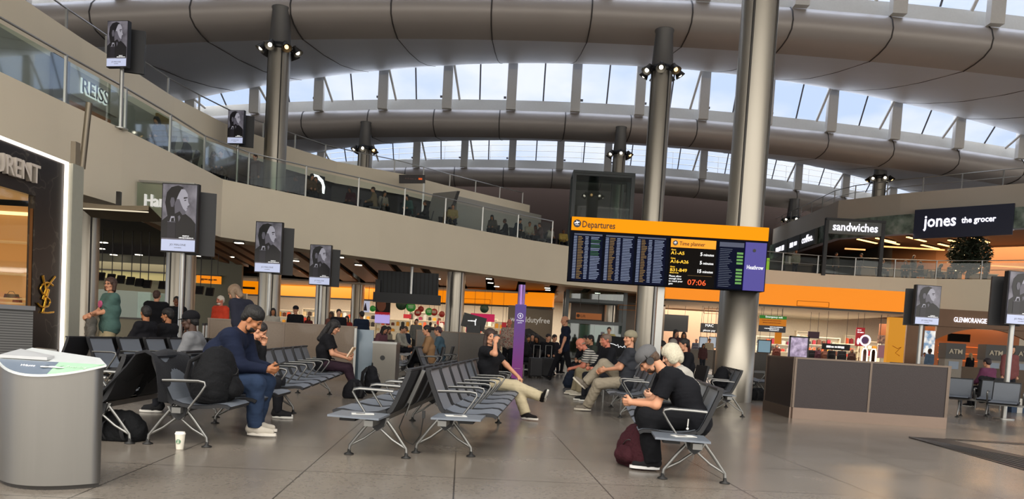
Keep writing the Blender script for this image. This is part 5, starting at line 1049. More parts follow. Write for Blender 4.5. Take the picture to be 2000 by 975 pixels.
def hair_prims(style):
    cut = [SUB(E((0, .095, -.035), (.066, .075, .085)))]
    if style == 'short': return [E((0, -.018, .045), (.083, .098, .088)), E((0, -.06, -.01), (.066, .05, .06))]+cut
    if style == 'afro': return [E((0, -.02, .060), (.092, .104, .090)), E((0, -.065, .0), (.075, .05, .065))]+cut
    if style == 'bob': return [E((0, -.02, .045), (.090, .102, .090)), C((-.075, -.01, .0), (-.072, .0, -.085), .032), C((.075, -.01, .0), (.072, .0, -.085), .032), C((0, -.075, 0), (0, -.07, -.09), .05)]+cut
    if style == 'fluffy': return [E((0, -.02, .058), (.105, .118, .100)), E((-.075, -.01, -.01), (.05, .07, .09)), E((.075, -.01, -.01), (.05, .07, .09)), E((0, -.085, -.02), (.09, .06, .10))]+cut
    if style == 'long': return [E((0, -.02, .045), (.088, .102, .090)), C((-.07, -.01, .0), (-.085, .02, -.20), .032), C((.07, -.01, .0), (.085, .02, -.20), .032), C((0, -.08, 0), (0, -.10, -.26), .06, .045)]+cut
    if style == 'fringe': return [E((0, -.02, .045), (.088, .102, .090)), C((-.075, -.01, .0), (-.09, -.02, -.26), .034), C((.075, -.01, .0), (.08, -.02, -.24), .034), C((0, -.08, 0), (0, -.12, -.30), .06, .05), C((-.04, .075, .05), (.04, .075, .05), .018)]+cut
    if style == 'bald': return [C((-.074, -.03, -.005), (-.06, -.075, -.01), .012), C((.074, -.03, -.005), (.06, -.075, -.01), .012), C((-.05, -.08, -.015), (.05, -.08, -.015), .014)]
    if style == 'bun': return [E((0, -.018, .045), (.083, .100, .088)), E((0, -.10, .09), (.04, .04, .04))]+cut
def hand(mb, wrist, fwd, palm, curl=.5, side=1, h=.006, mi=0, phone=False):
    """palm faces `palm`; side=+1 right hand; local x to thumb side"""
    B = basis(fwd, -Vector(palm)); s = -side   # local: x right, y forward, z = back of hand
    M4 = Matrix.Translation(wrist) @ B.to_4x4(); pr = [C((0, -.02, 0), (0, .015, 0), .026, .027), C((-.022, .03, 0), (-.024, .078, 0), .017), C((0, .03, .002), (0, .082, .002), .017), (C((.022, .03, 0), (.023, .076, 0), .016))]
    for i, (x, L, r) in enumerate(((-.031, .070, .0095), (-.010, .080, .010), (.011, .074, .0097), (.031, .058, .0085))):
        if s > 0: x = -x
        p = Vector((x, .083-(abs(i-1.2)*.004), 0)); a = 0
        for sg, f in ((.45, .9), (.30, 1.1), (.25, .9)):
            a += curl*f; q = p+Vector((0, math.cos(a), -math.sin(a)))*L*sg; pr.append(C(p, q, r, r*.92)); p = q
    tx = s*.03; pr += [C((tx*.6, .01, -.005), (tx*1.6, .045, -.02), .015, .0125), C((tx*1.6, .045, -.02), (tx*1.5, .075, -.03-.02*curl), .0115, .0095)]
    field(pr, h, .010, mb=mb, mi=mi, mat4=M4)
def shoe(parent, ankle, fwd, up, col, sole, L=.28, h=.010, trainers=True):
    B = basis(fwd, up); M4 = Matrix.Translation(ankle) @ B.to_4x4()
    pr = [C((0, -.045, -.035), (0, .05, -.045), .040, .042), C((0, .05, -.048), (0, L-.12, -.052), .042, .030), C((0, -.03, -.02), (0, -.025, .02), .042, .044, cutb=True)]
    o = field(pr, h, .03, mat4=M4, mb=MB()).build('shoe', col, parent)
    sp = [(.034*math.cos(a)*(1 if math.cos(a) > 0 else 1), 0) for a in ()]
    ol = []
    for i in range(20):
        a = 2*math.pi*i/20; y = .07+(L/2)*math.sin(a); w = .047-.010*math.cos(a*2)*0; ol.append(M4 @ Vector((w*math.cos(a)*(.9 if math.sin(a) < -.3 else 1), y-.0, -.090)))
    MB().poly(ol, B @ Vector((0, 0, .026))).build('sole', sole, o); return o
PEOPLE = []
def person(label, loc, rz, pose='sit', sc=1.0, lean=0, lean2=None, hp=0, hy=0, seat=.43, fem=False, skin='light', hair='short', haircol='2a1d16', top=('tee', '15161a'), legs=('trousers', '1a1b20'), shoes='1a1a1c', sole='c8c6c0', hands=None, feet=None, det=1, bulk=1.0, extra=None, kneehint=None, curl=.6, palms=None, handdir=None, group=None, twist=0):
    root = T('person', label, 'person', loc, rz, group); root.scale = (sc, sc, sc); lean2 = lean if lean2 is None else lean2
    hb, hc, hh, hn = {2: (.012, .012, .0045, .004), 1: (.017, .016, .007, .007), 0: (.030, .028, .014, .012)}[det]
    sk = skins[skin]; sw = .165 if fem else .188
    zp = seat+.10 if pose == 'sit' else .93
    P0 = Vector((0, .0 if pose == 'sit' else 0, zp)); d1 = Vector((0, math.sin(R(lean)), math.cos(R(lean)))); d2 = Vector((0, math.sin(R(lean2)), math.cos(R(lean2))))
    ch = P0+d1*.25; nb = ch+d2*.26; hn_a = R(lean2*.6+hp*.5); nt = nb+Vector((0, math.sin(hn_a), math.cos(hn_a)))*.09
    hr = Matrix.Rotation(R(hy), 3, 'Z') @ Matrix.Rotation(R(-hp), 3, 'X'); hcn = nt+hr @ Vector((0, .015, .085)); HM = Matrix.Translation(hcn) @ hr.to_4x4()
    tw = Matrix.Rotation(R(twist), 3, 'Z'); shL = nb-d2*.045+tw @ Vector((-sw, 0, 0)); shR = nb-d2*.045+tw @ Vector((sw, 0, 0))
    sh = [shL, shR]; hip = [P0+Vector((-.09, 0, -.01)), P0+Vector((.09, 0, -.01))]
    if feet is None: feet = [(-.10, .43, .08), (.10, .47, .08)] if pose == 'sit' else [(-.09, -.02, .08), (.09, .03, .08)]
    if hands is None: hands = [(-.12, .36, seat+.22), (.10, .38, seat+.22)] if pose == 'sit' else [(-.25, .03, .83), (.25, .05, .83)]
    elb, wr, kn, an = [], [], [], []
    for i, s in enumerate((-1, 1)):
        e, w = ik(sh[i], hands[i], .29, .25, (s*.5, -.5, -.8)); elb.append(e); wr.append(w)
        kh = (kneehint or [None, None])[i] or ((s*.12, .7, .7) if pose == 'sit' else (0, 1, .1)); k_, a_ = ik(hip[i], feet[i], .44, .42, kh); kn.append(k_); an.append(a_)
    b = bulk; torso = [C((P0+Vector((-.075*b, 0, 0))), P0+Vector((.075*b, 0, 0)), .105*b), C(P0+d1*.14+Vector((-.06*b, .01, 0)), P0+d1*.14+Vector((.06*b, .01, 0)), .105*b), C(ch+Vector((-.075, 0, 0)), ch+Vector((.075, 0, 0)), .115*b), C(nb-d2*.10+Vector((-.10, -.01, 0)), nb-d2*.10+Vector((.10, -.01, 0)), .09*(b*.5+.5)), C(shL*.93+nb*.07, shR*.93+nb*.07, .056)]
    if fem: torso.append(C(ch+d2*.06+Vector((-.07, .075, 0)), ch+d2*.06+Vector((.07, .075, 0)), .06))
    body = torso+[C(nb-d2*.03, nt+Vector((0, 0, .02)), .054 if not fem else .046)]
    for i in (0, 1):
        body += [C(sh[i], elb[i], .047*b, .038), C(elb[i], wr[i], .039, .026), C(hip[i], kn[i], .085*b, .058*b), C(kn[i], an[i], .056*b, .038)]
    mb = field(body, hb, .03); hp_ = head_prims(fem); field(hp_, hh, .016, mb=mb, mat4=HM)
    if det >= 1:
        for s in (-1, 1):
            mb.ico(HM @ Vector((s*.030, .079, .009)), .0095, 5, 1); a = [HM @ Vector((s*(.015+.011*q), .087-.004*q, .030+.003*math.sin(q*1.2))) for q in range(4)]; mb.tube(a, .004, 5, 1)
        mb.tube([HM @ Vector((x, .089-abs(x)*.35, -.058)) for x in (-.022, -.01, 0, .01, .022)], .0055, 6, 2)
    for i, s in enumerate((-1, 1)):
        fd = (wr[i]-elb[i]).normalized() if not handdir or not handdir[i] else Vector(handdir[i]); pm = (palms or [None, None])[i] or ((-s, 0, -.2) if pose == 'stand' else (-s*.6, -.1, -.8)); pm = Vector(pm)
        if det >= 1: hand(mb, wr[i], fd, pm, curl, s, .0045 if det == 2 else .007)
        else: mb.ico(wr[i]+fd*.05, (.035, .045, .045), 4)
    mb.build('body', [sk, eyem, lipm], root)
    # clothes
    kind, c = top[0], top[1]; tm = cloth(c, c) if len(top) < 3 else top[2]; it = {'tee': .016, 'jumper': .024, 'coat': .034, 'shirt': .018}[kind]
    pr = [(p[0], p[1], p[2], p[3]+it, p[4]+it, p[5], p[6]) for p in torso]+[C(nb-d2*.05, nb+d2*.025, .066, .060, cutb=True)]
    hem = P0-d1*.06; pr.append(C(hem+Vector((-.07*b, 0, 0)), hem+Vector((.07*b, 0, 0)), .108*b+it)) 
    for i in (0, 1):
        if kind == 'tee': q = sh[i].lerp(elb[i], .72); pr.append(C(sh[i], q, .053*b+it, .052*b+it, cutb=True))
        else: pr += [C(sh[i], elb[i], .050*b+it, .043+it), C(elb[i], elb[i].lerp(wr[i], .96), .042+it, .030+it*.7, cutb=True)]
        if kind == 'coat': pr.append(C(hip[i], hip[i].lerp(kn[i], .45), .115*b+it, .11*b+it, cutb=True))
    field(pr, hc, .035, fold=.0045 if det else .002).build({'tee': 'tee_shirt', 'jumper': 'jumper', 'coat': 'coat', 'shirt': 'shirt'}[kind], tm, root)
    lk, lc = legs[0], legs[1]; lm = cloth(lc, lc); pr = [C(P0+Vector((-.075*b, -.005, -.01)), P0+Vector((.075*b, -.005, -.01)), .112*b)]
    wide = .02 if len(legs) > 2 else 0
    for i in (0, 1):
        pr.append(C(hip[i], kn[i], .098*b, .072*b+wide))
        if lk == 'trousers': pr.append(C(kn[i], an[i]+(kn[i]-an[i]).normalized()*.0, .070*b+wide, .052*b+wide*1.3, cutb=True))
        elif lk == 'cropped': pr.append(C(kn[i], kn[i].lerp(an[i], .45), .072*b+wide, .072*b+wide, cutb=True))
    field(pr, hc, .03, fold=.005 if det else .002).build('trousers' if lk == 'trousers' else 'cropped_trousers', lm, root)
    for i in (0, 1):
        shin = (kn[i]-an[i]).normalized(); fv = (Vector((0, 1, 0)) if pose == 'sit' else Vector((0, 1, 0))); fv = (fv-shin*fv.dot(shin)*(.0 if an[i].z < .12 else 1)).normalized(); up = Vector((0, 0, 1)) if an[i].z < .12 else shin
        if det >= 1 or pose == 'stand' or True: shoe(root, an[i]+Vector((0, 0, .018)) if an[i].z < .12 else an[i], fv, up, cloth('shoe'+shoes, shoes), M('sole_'+sole, sole, .6), h=.010 if det else .022)
    if hair:
        hs = hair_prims(hair); field(hs, .007 if det else .014, .02, fold=.003 if det else 0, mat4=HM).build('hair', hairm(haircol, haircol), root)
    if extra:
        for x in extra:
            if x[0] == 'cap':
                cm_ = cloth('cap'+x[1], x[1]); m = field([E((0, -.018, .056), (.094, .112, .088)), SUB(E((0, .02, -.03), (.2, .2, .058)))], .008 if det else .014, .01, mat4=HM)
                s = -1 if (len(x) > 2 and x[2] == 'back') else 1; q = [HM @ Vector((.072*math.cos(a), s*(.06+.085*math.sin(a)), .036-.012*math.sin(a))) for a in [math.pi*i/10 for i in range(11)]]
                m.poly(q, hr @ Vector((0, 0, .008))); m.build('cap', cm_, root)
            elif x[0] == 'beard': field([E((0, .030, -.070), (.060, .058, .050)), SUB(E((0, .085, -.020), (.05, .05, .045))), SUB(E((0, .098, -.06), (.02, .012, .006)))], .006, .01, mat4=HM).build('beard', hairm(x[1], x[1]), root)
            elif x[0] == 'headphones':
                m = MB().tube([HM @ Vector((.090*math.cos(a), -.008, .02+.110*math.sin(a))) for a in [math.pi*i/16 for i in range(17)]], .011, 8)
                for s in (-1, 1): m.cyl(HM @ Vector((s*.074, -.004, -.008)), HM @ Vector((s*.108, -.004, -.008)), .040, .034, n=20)
                m.build('headphones', M('headphone_black', '17171a', .35), root)
            elif x[0] == 'glasses':
                m = MB()
                for s in (-1, 1): m.tube([HM @ Vector((s*.032+.02*math.cos(a), .098, .008+.016*math.sin(a))) for a in [math.pi*i/8 for i in range(17)]], .0025, 4); m.tube([HM @ Vector((s*.052, .095, .012)), HM @ Vector((s*.08, .0, .01))], .0025, 4)
                m.build('glasses', black, root)
            elif x[0] == 'stripe_strap': pass
    root['_w'] = [tuple(w) for w in wr] if False else 0; del root['_w']
    PEOPLE.append((root, wr, HM, an)); return root, wr, HM
def seated(key, i, *a, dy=0.06, dx=0, turn=0, **k):
    l, rz = seat_frame(key, i); off = Matrix.Rotation(rz, 3, 'Z') @ Vector((dx, dy, 0)); return person(a[0], l+off, rz+R(turn), 'sit', **k)
# ---- man in navy with phone
navy, _w, _h = seated('B1', 1, 'person in a navy jacket and jeans looking down at a phone, left row', dy=-.02, sc=1.06, bulk=1.30, lean=17, lean2=33, hp=34, skin='tan', hair='afro', haircol='0f0c0b', top=('jumper', '151c30'), legs=('trousers', '26344c'), shoes='b9b2a6', sole='d6d0c6', hands=[(-.07, .50, .66), (.07, .51, .65)], feet=[(-.15, .36, .09), (.15, .44, .09)], det=2, curl=.8, palms=[(.7, -.3, .5), (-.7, -.3, .5)], extra=[('beard', '14100e')])
def item_at(root, local, name, label, cat, rot=(0, 0, 0)):
    p = root.matrix_basis @ Vector(local) if False else None
    q = Matrix.Rotation(root.rotation_euler.z, 3, 'Z'); w = root.location+q @ (Vector(local)*root.scale.x)
    t = T(name, label, cat, w); t.rotation_euler = (rot[0], rot[1], root.rotation_euler.z+rot[2]); return t
def phone(root, local, label, rot=(R(-50), 0, 0)):
    t = item_at(root, local, 'phone', label, 'phone', rot); MB().box((0, 0, 0), (.075, .155, .009)).build('casing', black, t); MB().box((0, 0, .006), (.068, .145, .002)).build('screen', M('phone_screen', '20242c', .1, emit=0), t); return t
phone(navy, (0, .60, .70), 'dark phone held by the person in the navy jacket', (R(25), 0, 0))
# ---- headphones man
hpm, _w, _h = seated('R1', 1, 'person in black with grey cap and headphones bent over a phone', dy=-.03, sc=1.0, bulk=1.12, lean=25, lean2=50, hp=48, skin='light', hair='short', haircol='4a3626', top=('tee', '101116'), legs=('trousers', '0e0f13', 'w'), shoes='1a1a1d', sole='cfcfcf', hands=[(-.06, .58, .62), (.07, .58, .62)], feet=[(-.11, .36, .09), (.12, .40, .09)], det=2, curl=.9, palms=[(.8, -.2, .4), (-.8, -.2, .4)], extra=[('cap', '5a5a5c'), ('headphones',), ('beard', '3d2b1f')])
phone(hpm, (0, .67, .67), 'phone held by the person with headphones', (R(20), 0, 0))
# ---- white-haired woman
wh, _w, _h = seated('R1', 3, 'person with fluffy white hair and green cropped trousers holding a tablet', dy=-.16, dx=-.15, sc=.92, fem=True, lean=12, lean2=30, hp=24, skin='fair', hair='fluffy', haircol='c2bba6', top=('jumper', 'a19e97'), legs=('cropped', '3f4f45', 'w'), shoes='4a4644', sole='b8b0a4', hands=[(-.16, .46, .68), (.14, .44, .68)], feet=[(-.06, .62, .09), (.12, .50, .09)], det=2, curl=.7, palms=[(.8, 0, .4), (-.8, 0, .4)])
t = item_at(wh, (0, .52, .74), 'tablet', 'dark tablet held by the person with fluffy white hair', 'tablet', (R(48), 0, 0)); MB().box((0, 0, 0), (.26, .19, .01)).build('casing', black, t); MB().box((0, 0, .007), (.24, .17, .002)).build('screen', M('tablet_screen', '5a6472', .1, emit=.3), t)
t = item_at(wh, (.16, .14, .60), 'bag', 'black bag on the lap of the person with fluffy white hair', 'bag'); field([E((-.10, .08, .0), (.17, .15, .07))], .014, .02, fold=.006).build('bag_body', blk_soft, t); MB().tube([(-.2, .1, .05), (-.1, .12, .12), (.02, .1, .05)], .008, 6).build('strap', blk_soft, t)
# ---- backwards cap
bk, _w, _h = seated('R2', 1, 'young person in a backwards cap, beige trousers and crossed legs', dy=.16, sc=1.03, lean=-8, lean2=0, hp=0, hy=28, turn=0, skin='light', hair='short', haircol='5a4530', top=('tee', '2e3036'), legs=('trousers', '8d8474', 'w'), shoes='6e675e', sole='b9b2a4', hands=[(-.04, .33, .70), (.10, .35, .68)], feet=[(.12, .58, .09), (.20, .62, .46)], kneehint=[(-.1, .6, .8), (.1, .5, .9)], det=2, curl=.35, palms=[(1, 0, 0), (-1, 0, 0)], extra=[('cap', '857f6c', 'back')])
# ---- striped man leaning forward
strp = M('striped_tee', 'b6b3aa', .9, var=0); linesmat('striped_cloth', 'b6b3aa', '2d2d33', 'Z', .045, .022, .9)
st, _w, _h = seated('R3', 0, 'balding person in a striped tee leaning forward over the knees', dy=.12, sc=1.05, lean=38, lean2=44, hp=34, skin='red', hair='bald', haircol='8d7f70', top=('tee', 's', MATS['striped_cloth']), legs=('trousers', '8a8068', 'w'), shoes='a8a294', sole='c8c2b4', hands=[(-.10, .60, .55), (.08, .60, .55)], feet=[(-.14, .42, .09), (.14, .52, .09)], det=1)
# ---- woman on phone with crossed legs
wp, _w, _h = seated('C2', 6, 'person with long brown hair on a phone call, black tee and cream trousers, legs crossed', dy=.04, turn=-22, sc=.95, fem=True, lean=-8, lean2=0, hp=4, hy=-40, skin='light', hair='long', haircol='2c1a13', top=('tee', '121317'), legs=('trousers', 'b3a78b', 'w'), shoes='1a1718', sole='c9c4bc', hands=[(-.30, .42, .56), (.12, .13, 1.12)], feet=[(-.05, .62, .09), (-.16, .80, .36)], kneehint=[(0, .6, .8), (-.3, .6, .8)], det=2, curl=.9, palms=[(0, 0, -1), (-1, 0, 0)], handdir=[None, (-.2, .1, 1)])
phone(wp, (.07, .10, 1.17), 'dark phone at the ear of the person with long brown hair', (R(80), 0, R(90)))
# ---- woman reading
wr_, _w, _h = seated('E', 5, 'person with long black hair in black reading a paperback at the end of the row', dy=.12, sc=.98, fem=True, lean=4, lean2=16, hp=26, skin='light', hair='fringe', haircol='120e10', top=('tee', '141418'), legs=('trousers', '2a1c26'), shoes='151515', sole='2a2a2a', hands=[(-.10, .42, .70), (.12, .42, .66)], feet=[(-.08, .56, .09), (.10, .60, .09)], det=2, curl=.8, palms=[(.8, 0, .5), (-.8, 0, .5)])
t = item_at(wr_, (0.02, .50, .76), 'book', 'open paperback with a cream cover held by the person with long black hair', 'book', (R(60), 0, 0)); MB().box((-.075, 0, .0), (.14, .20, .014), Matrix.Rotation(R(10), 3, 'Y')).box((.075, 0, .0), (.14, .20, .014), Matrix.Rotation(R(-10), 3, 'Y')).build('cover', M('book_cream', 'c8a684', .7), t); MB().box((-.07, 0, .012), (.13, .19, .012), Matrix.Rotation(R(10), 3, 'Y')).box((.07, 0, .012), (.13, .19, .012), Matrix.Rotation(R(-10), 3, 'Y')).build('pages', M('book_pages', 'd8d0be', .8), t)
# ---- capped man from behind, in the left facing row
seated('B2', 3, 'person with black cap and glasses in a grey top, seen from behind on the left', dy=.12, dx=.3, turn=8, sc=.94, lean=2, lean2=8, hp=8, hy=0, skin='dark', hair='short', haircol='0c0a0a', top=('jumper', '6c6d70'), legs=('trousers', '1b1c22'), det=1, extra=[('cap', '0e0e12'), ('glasses',)])
seated('H', 3, 'person with short dark hair in a black hoodie, left of the two seen from behind', dy=.05, sc=1.0, lean=0, hp=2, hy=-35, skin='tan', hair='short', haircol='120f10', top=('jumper', '15151a'), det=1)
seated('H', 4, 'person with dark quiff and beard, right of the two black hoodies seen from behind', dy=.05, sc=.98, lean=0, hp=4, hy=12, skin='tan', hair='afro', haircol='100c0c', top=('jumper', '17171b'), det=1, extra=[('beard', '14100e')])
seated('E', 0, 'person in black resting head on hand, half hidden behind the navy jacket', dy=-.22, dx=.25, sc=.90, lean=2, lean2=12, hp=34, skin='light', hair='short', haircol='1c1614', top=('jumper', '15161a'), hands=[(-.02, .22, 1.0), (.1, .30, .62)], det=1)
def stand_at(px, py_head, h, label, face, **k):
    """standing figure whose head top shows at the pixel; h = height"""
    # distance from the head height
    d = ray(px, py_head); s = (h-CAM_H)/d.z; p = CV+d*s; Y = k.pop('Y', p.y); q = P(px, py_head, Y); sc = k.pop('sc', h/1.72)
    return person(label, Vector((q.x, Y, 0)), R(face), 'stand', sc=sc, **k)
# face: 0 = away from the camera, 180 = towards it, 90 = to the left
gpr = stand_at(217, 546, 1.80, 'person in a green tee with a pink print, arms folded, standing on the far left', 140, Y=13.4, bulk=1.12, fem=True, hp=0, hy=30, skin='light', hair='bob', haircol='3a241a', top=('tee', '46605b'), legs=('trousers', '9a8e72'), hands=[(.07, .30, 1.06), (-.08, .33, 1.09)], det=2, palms=[(0, -1, 0), (0, -1, 0)], extra=[('glasses',)])
o = MB().cyl((.0, .15, 1.27), (.0, .178, 1.27), .06, n=20).build('round_print', M('print_pink', 'b8547c', .7), gpr[0])
t = item_at(gpr[0], (.10, .27, .80), 'jacket', 'grey jacket draped over the folded arms of the person in green', 'jacket'); field([C((-.10, 0, .22), (.10, 0, .20), .05), C((-.05, 0, .15), (-.06, .0, -.15), .09, .06), C((.08, 0, .12), (.10, .0, -.05), .06)], .014, .04, fold=.012).build('cloth', cloth('greyjk', '5c5a56'), t)
stand_at(306, 577, 1.76, 'person with brown hair in a black hooded coat, seen from behind on the left', 10, Y=17.6, skin='light', hair='short', haircol='3a221a', top=('coat', '111216'), det=1)
stand_at(345, 588, 1.70, 'person in dark clothes half hidden by the thick column', 200, Y=19.5, skin='brown', hair='short', haircol='100c0b', top=('jumper', '16181c'), det=1)
stand_at(432, 577, 1.78, 'person with white beard in an orange-red jacket behind the brown partition', 150, Y=19.4, hp=4, skin='red', hair='short', haircol='c9c0b2', top=('coat', 'c0402a'), det=1, extra=[('beard', 'cfc8bc')])
stand_at(492, 575, 1.72, 'person with grey-brown bob in a navy coat and scarf, leaning over the seats', 75, Y=12.2, lean=18, lean2=28, hp=34, fem=True, skin='light', hair='bob', haircol='75604c', top=('coat', '20222e'), legs=('trousers', '1c1c22'), det=1, sc=1.06)
o = PEOPLE[-1]; field([C((-.08, .10, 1.33), (.08, .10, 1.33), .05), C((-.05, .17, 1.30), (-.07, .24, 1.08), .035)], .014, .03, fold=.008).build('scarf', cloth('scarf', '6b3a40'), o[0])
stand_at(534, 594, 1.64, 'person in white with long dark hair beside the second advert column', 200, Y=24.5, fem=True, skin='tan', hair='long', haircol='1c1412', top=('jumper', 'b0aaa0'), det=0)
stand_at(578, 596, 1.74, 'person with cap and round glasses in a black shirt behind the brown partition', 185, Y=24.0, skin='light', hair='short', haircol='1b1614', top=('shirt', '14151a'), det=1, extra=[('cap', '1b1c22')])
wk = stand_at(1106, 621, 1.80, 'bald person in a navy tee and black trousers walking left, centre', 100, Y=20.3, hp=10, skin='light', hair='bald', haircol='5b4a40', top=('tee', '171c2c'), legs=('trousers', '131318'), shoes='0e0e10', sole='151515', feet=[(-.09, -.26, .10), (.09, .36, .10)], hands=[(-.26, .15, .86), (.26, -.08, .84)], det=1)
stand_at(707, 612, 1.72, 'person with short dark hair in a navy jacket beyond the glass panel, left', 30, Y=25, skin='tan', hair='short', haircol='140f0e', top=('jumper', '1b2436'), det=0)
st2 = stand_at(995, 632, 1.70, 'elderly bald person in a patterned shirt standing left of the purple totem', 170, Y=23.5, skin='red', hair='bald', haircol='b8b0a4', top=('shirt', 'x', rampmat('patterned_shirt', [(.4, '6b5f5a'), (.5, 'b0a090'), (.6, '7d4a44')], 20, .9)), det=1)
stand_at(1290, 678, 1.30, 'small child in dark clothes in the passage', 180, Y=34, skin='tan', hair='short', haircol='120e0c', det=0) if False else None
# ---- background people: three base figures copied, each with its own clothes
base = {}
for nm, kw in (('sitA', dict(pose='sit', lean=4, lean2=10, hp=10)), ('sitB', dict(pose='sit', lean=16, lean2=26, hp=22, fem=True, hair='long')), ('stA', dict(pose='stand', hp=4)), ('stB', dict(pose='stand', fem=True, hair='long', hp=6))):
    base[nm] = kw
BASE = {}
def bg(kind, label, loc, rz, top, legs='1b1c22', skin='light', hair='1c1614', sc=1.0, group=None):
    if kind not in BASE:
        r, _, _ = person(label, loc, rz, det=0, top=('jumper', '202020'), sc=sc, **base[kind]); BASE[kind] = r
    else: r = copytree(BASE[kind]); r.location = loc; r.rotation_euler = (0, 0, rz); r['label'] = label
    r.scale = (sc, sc, sc)
    if group: r['group'] = group
    mm = {'body': skins[skin], 'jumper': cloth(top, top), 'trousers': cloth(legs, legs), 'hair': hairm(hair, hair)}
    for ch in r.children:
        st_ = ch.name.split('.')[0]
        if st_ in mm: ch.material_slots[0].link = 'OBJECT'; ch.material_slots[0].material = mm[st_]
    return r
def bgh(kind, px, py, hh, label, face, top, zf=0, Y=None, **k):
    """head top at pixel; hh = head height above its floor zf"""
    base_h = 1.22 if kind[:2] == 'si' else 1.72; sc = k.pop('sc', 1.0)
    Yq = Y or (CV+ray(px, py)*((zf+hh-CAM_H)/ray(px, py).z)).y; Yq = min(max(Yq, 15), 43.5 if px > 1780 else 48) if not Y else Yq; q = P(px, py, Yq)
    return bg(kind, label, Vector((q.x, Yq, zf)), R(face), top, sc=sc, **k)
stool = []
def low_seat(loc, rz, z):
    t = T('lounge_seat', 'dark seat under a traveller in the background', 'seat', loc, rz, 'background seats'); t.location.z = z
    MB().box((0, -.02, .39), (.5, .5, .07)).build('seat', mesh_b, t); MB().box((0, -.28, .62), (.5, .05, .42), Matrix.Rotation(R(12), 3, 'X')).build('backrest', mesh_b, t)
    for s in (-1, 1): MB().tube([(s*.2, -.2, .36), (s*.2, -.2, .0)], .02, 6).tube([(s*.2, .18, .36), (s*.2, .18, 0)], .02, 6).build('leg', alu_f, t)
SEAT0 = []
def sit_bg(px, py, Y, label, face, top, zf=0, kind='sitA', seat=True, **k):
    r = bgh(kind, px, py, 0, label, face, top, zf=zf, Y=Y, **k)
    if seat:
        if not SEAT0: low_seat(r.location, r.rotation_euler.z, zf); SEAT0.append([o for o in COL.objects if o.name.startswith('lounge_seat')][0])
        else: c = copytree(SEAT0[0]); c.location = r.location; c.rotation_euler = r.rotation_euler; c.location.z = zf
    return r
# ground level, centre
for a in ((842, 652, 17.9, 'person in tan leaning over, seated behind the small steel bin row', 100, '8a6a4c', dict(hair='15110f')),
          (863, 650, 19.8, 'person with blue-grey hood seated next to the person in tan', 90, '3f5563', dict(hair='3c2730')),
          (781, 641, 25.5, 'person in pale hoodie seated with arms up, beyond the small steel bin', 250, '9a978c', dict(hair='241a16')),
          (739, 642, 24.5, 'person in mauve seated just behind the blue-grey glass panel', 240, '6a4650', dict(kind='sitB')),
          (751, 628, 27.5, 'person with long blond-streaked hair in a cream coat beyond the glass panel', 230, '9c927e', dict(kind='sitB', hair='3a2a20')),
          (797, 637, 27.5, 'person in dark blue denim seated right of the pale hoodie', 120, '252d3d', dict(hair='4a3b30')),
          (1194, 666, 14.6, 'bald person with dark tee seated behind the backwards cap', 105, '15161b', dict(skin='red', hair='6b5a50')),
          (1189, 652, 16.6, 'person with glasses and reddish hair behind the bald person, right row', 110, '1b1b20', dict(hair='5a3524')),
          (1160, 664, 19.2, 'person with dark hair in grey-green seated beyond the striped tee', 110, '3c423c', dict(hair='141110')),
          (1148, 660, 21.5, 'person in a black cap seated farthest in the right facing rows', 140, '1a1a1f', dict(hair='0e0c0c')),
          (1345, 683, 14.3, 'person with dark hair in black seated by the grey partition right of the headphones', 100, '121318', dict(hair='15110f')),
          (1322, 678, 16.8, 'person with grey beanie seated behind the person by the grey partition', 100, '2a2a2e', dict(hair='77706a')),
          (1311, 672, 18.6, 'person with dark bob seated farthest by the grey partition', 110, '1c1c22', dict(kind='sitB'))):
    sit_bg(a[0], a[1], a[2], a[3], a[4], a[5], **a[6])
for i, (px, py, Y, c, f) in enumerate(((1027, 640, 24, '15151a', 200), (1040, 655, 25, '24201f', 180), (1053, 664, 24.5, '17181e', 160), (1068, 668, 24, '121217', 200), (1035, 672, 22.6, '1c1a1e', 100), (1078, 678, 25.5, '26222a', 220))):
    sit_bg(px, py, Y, ['dark-haired person just right of the purple totem', 'person behind and right of the totem, pale face', 'person third from the totem in the seated group', 'person in black at the right of the seated group', 'person leaning forward closest to the totem', 'person farthest right in the seated group behind the walker'][i], f, c, skin='light' if i % 2 else 'tan', kind='sitA' if i % 2 else 'sitB')
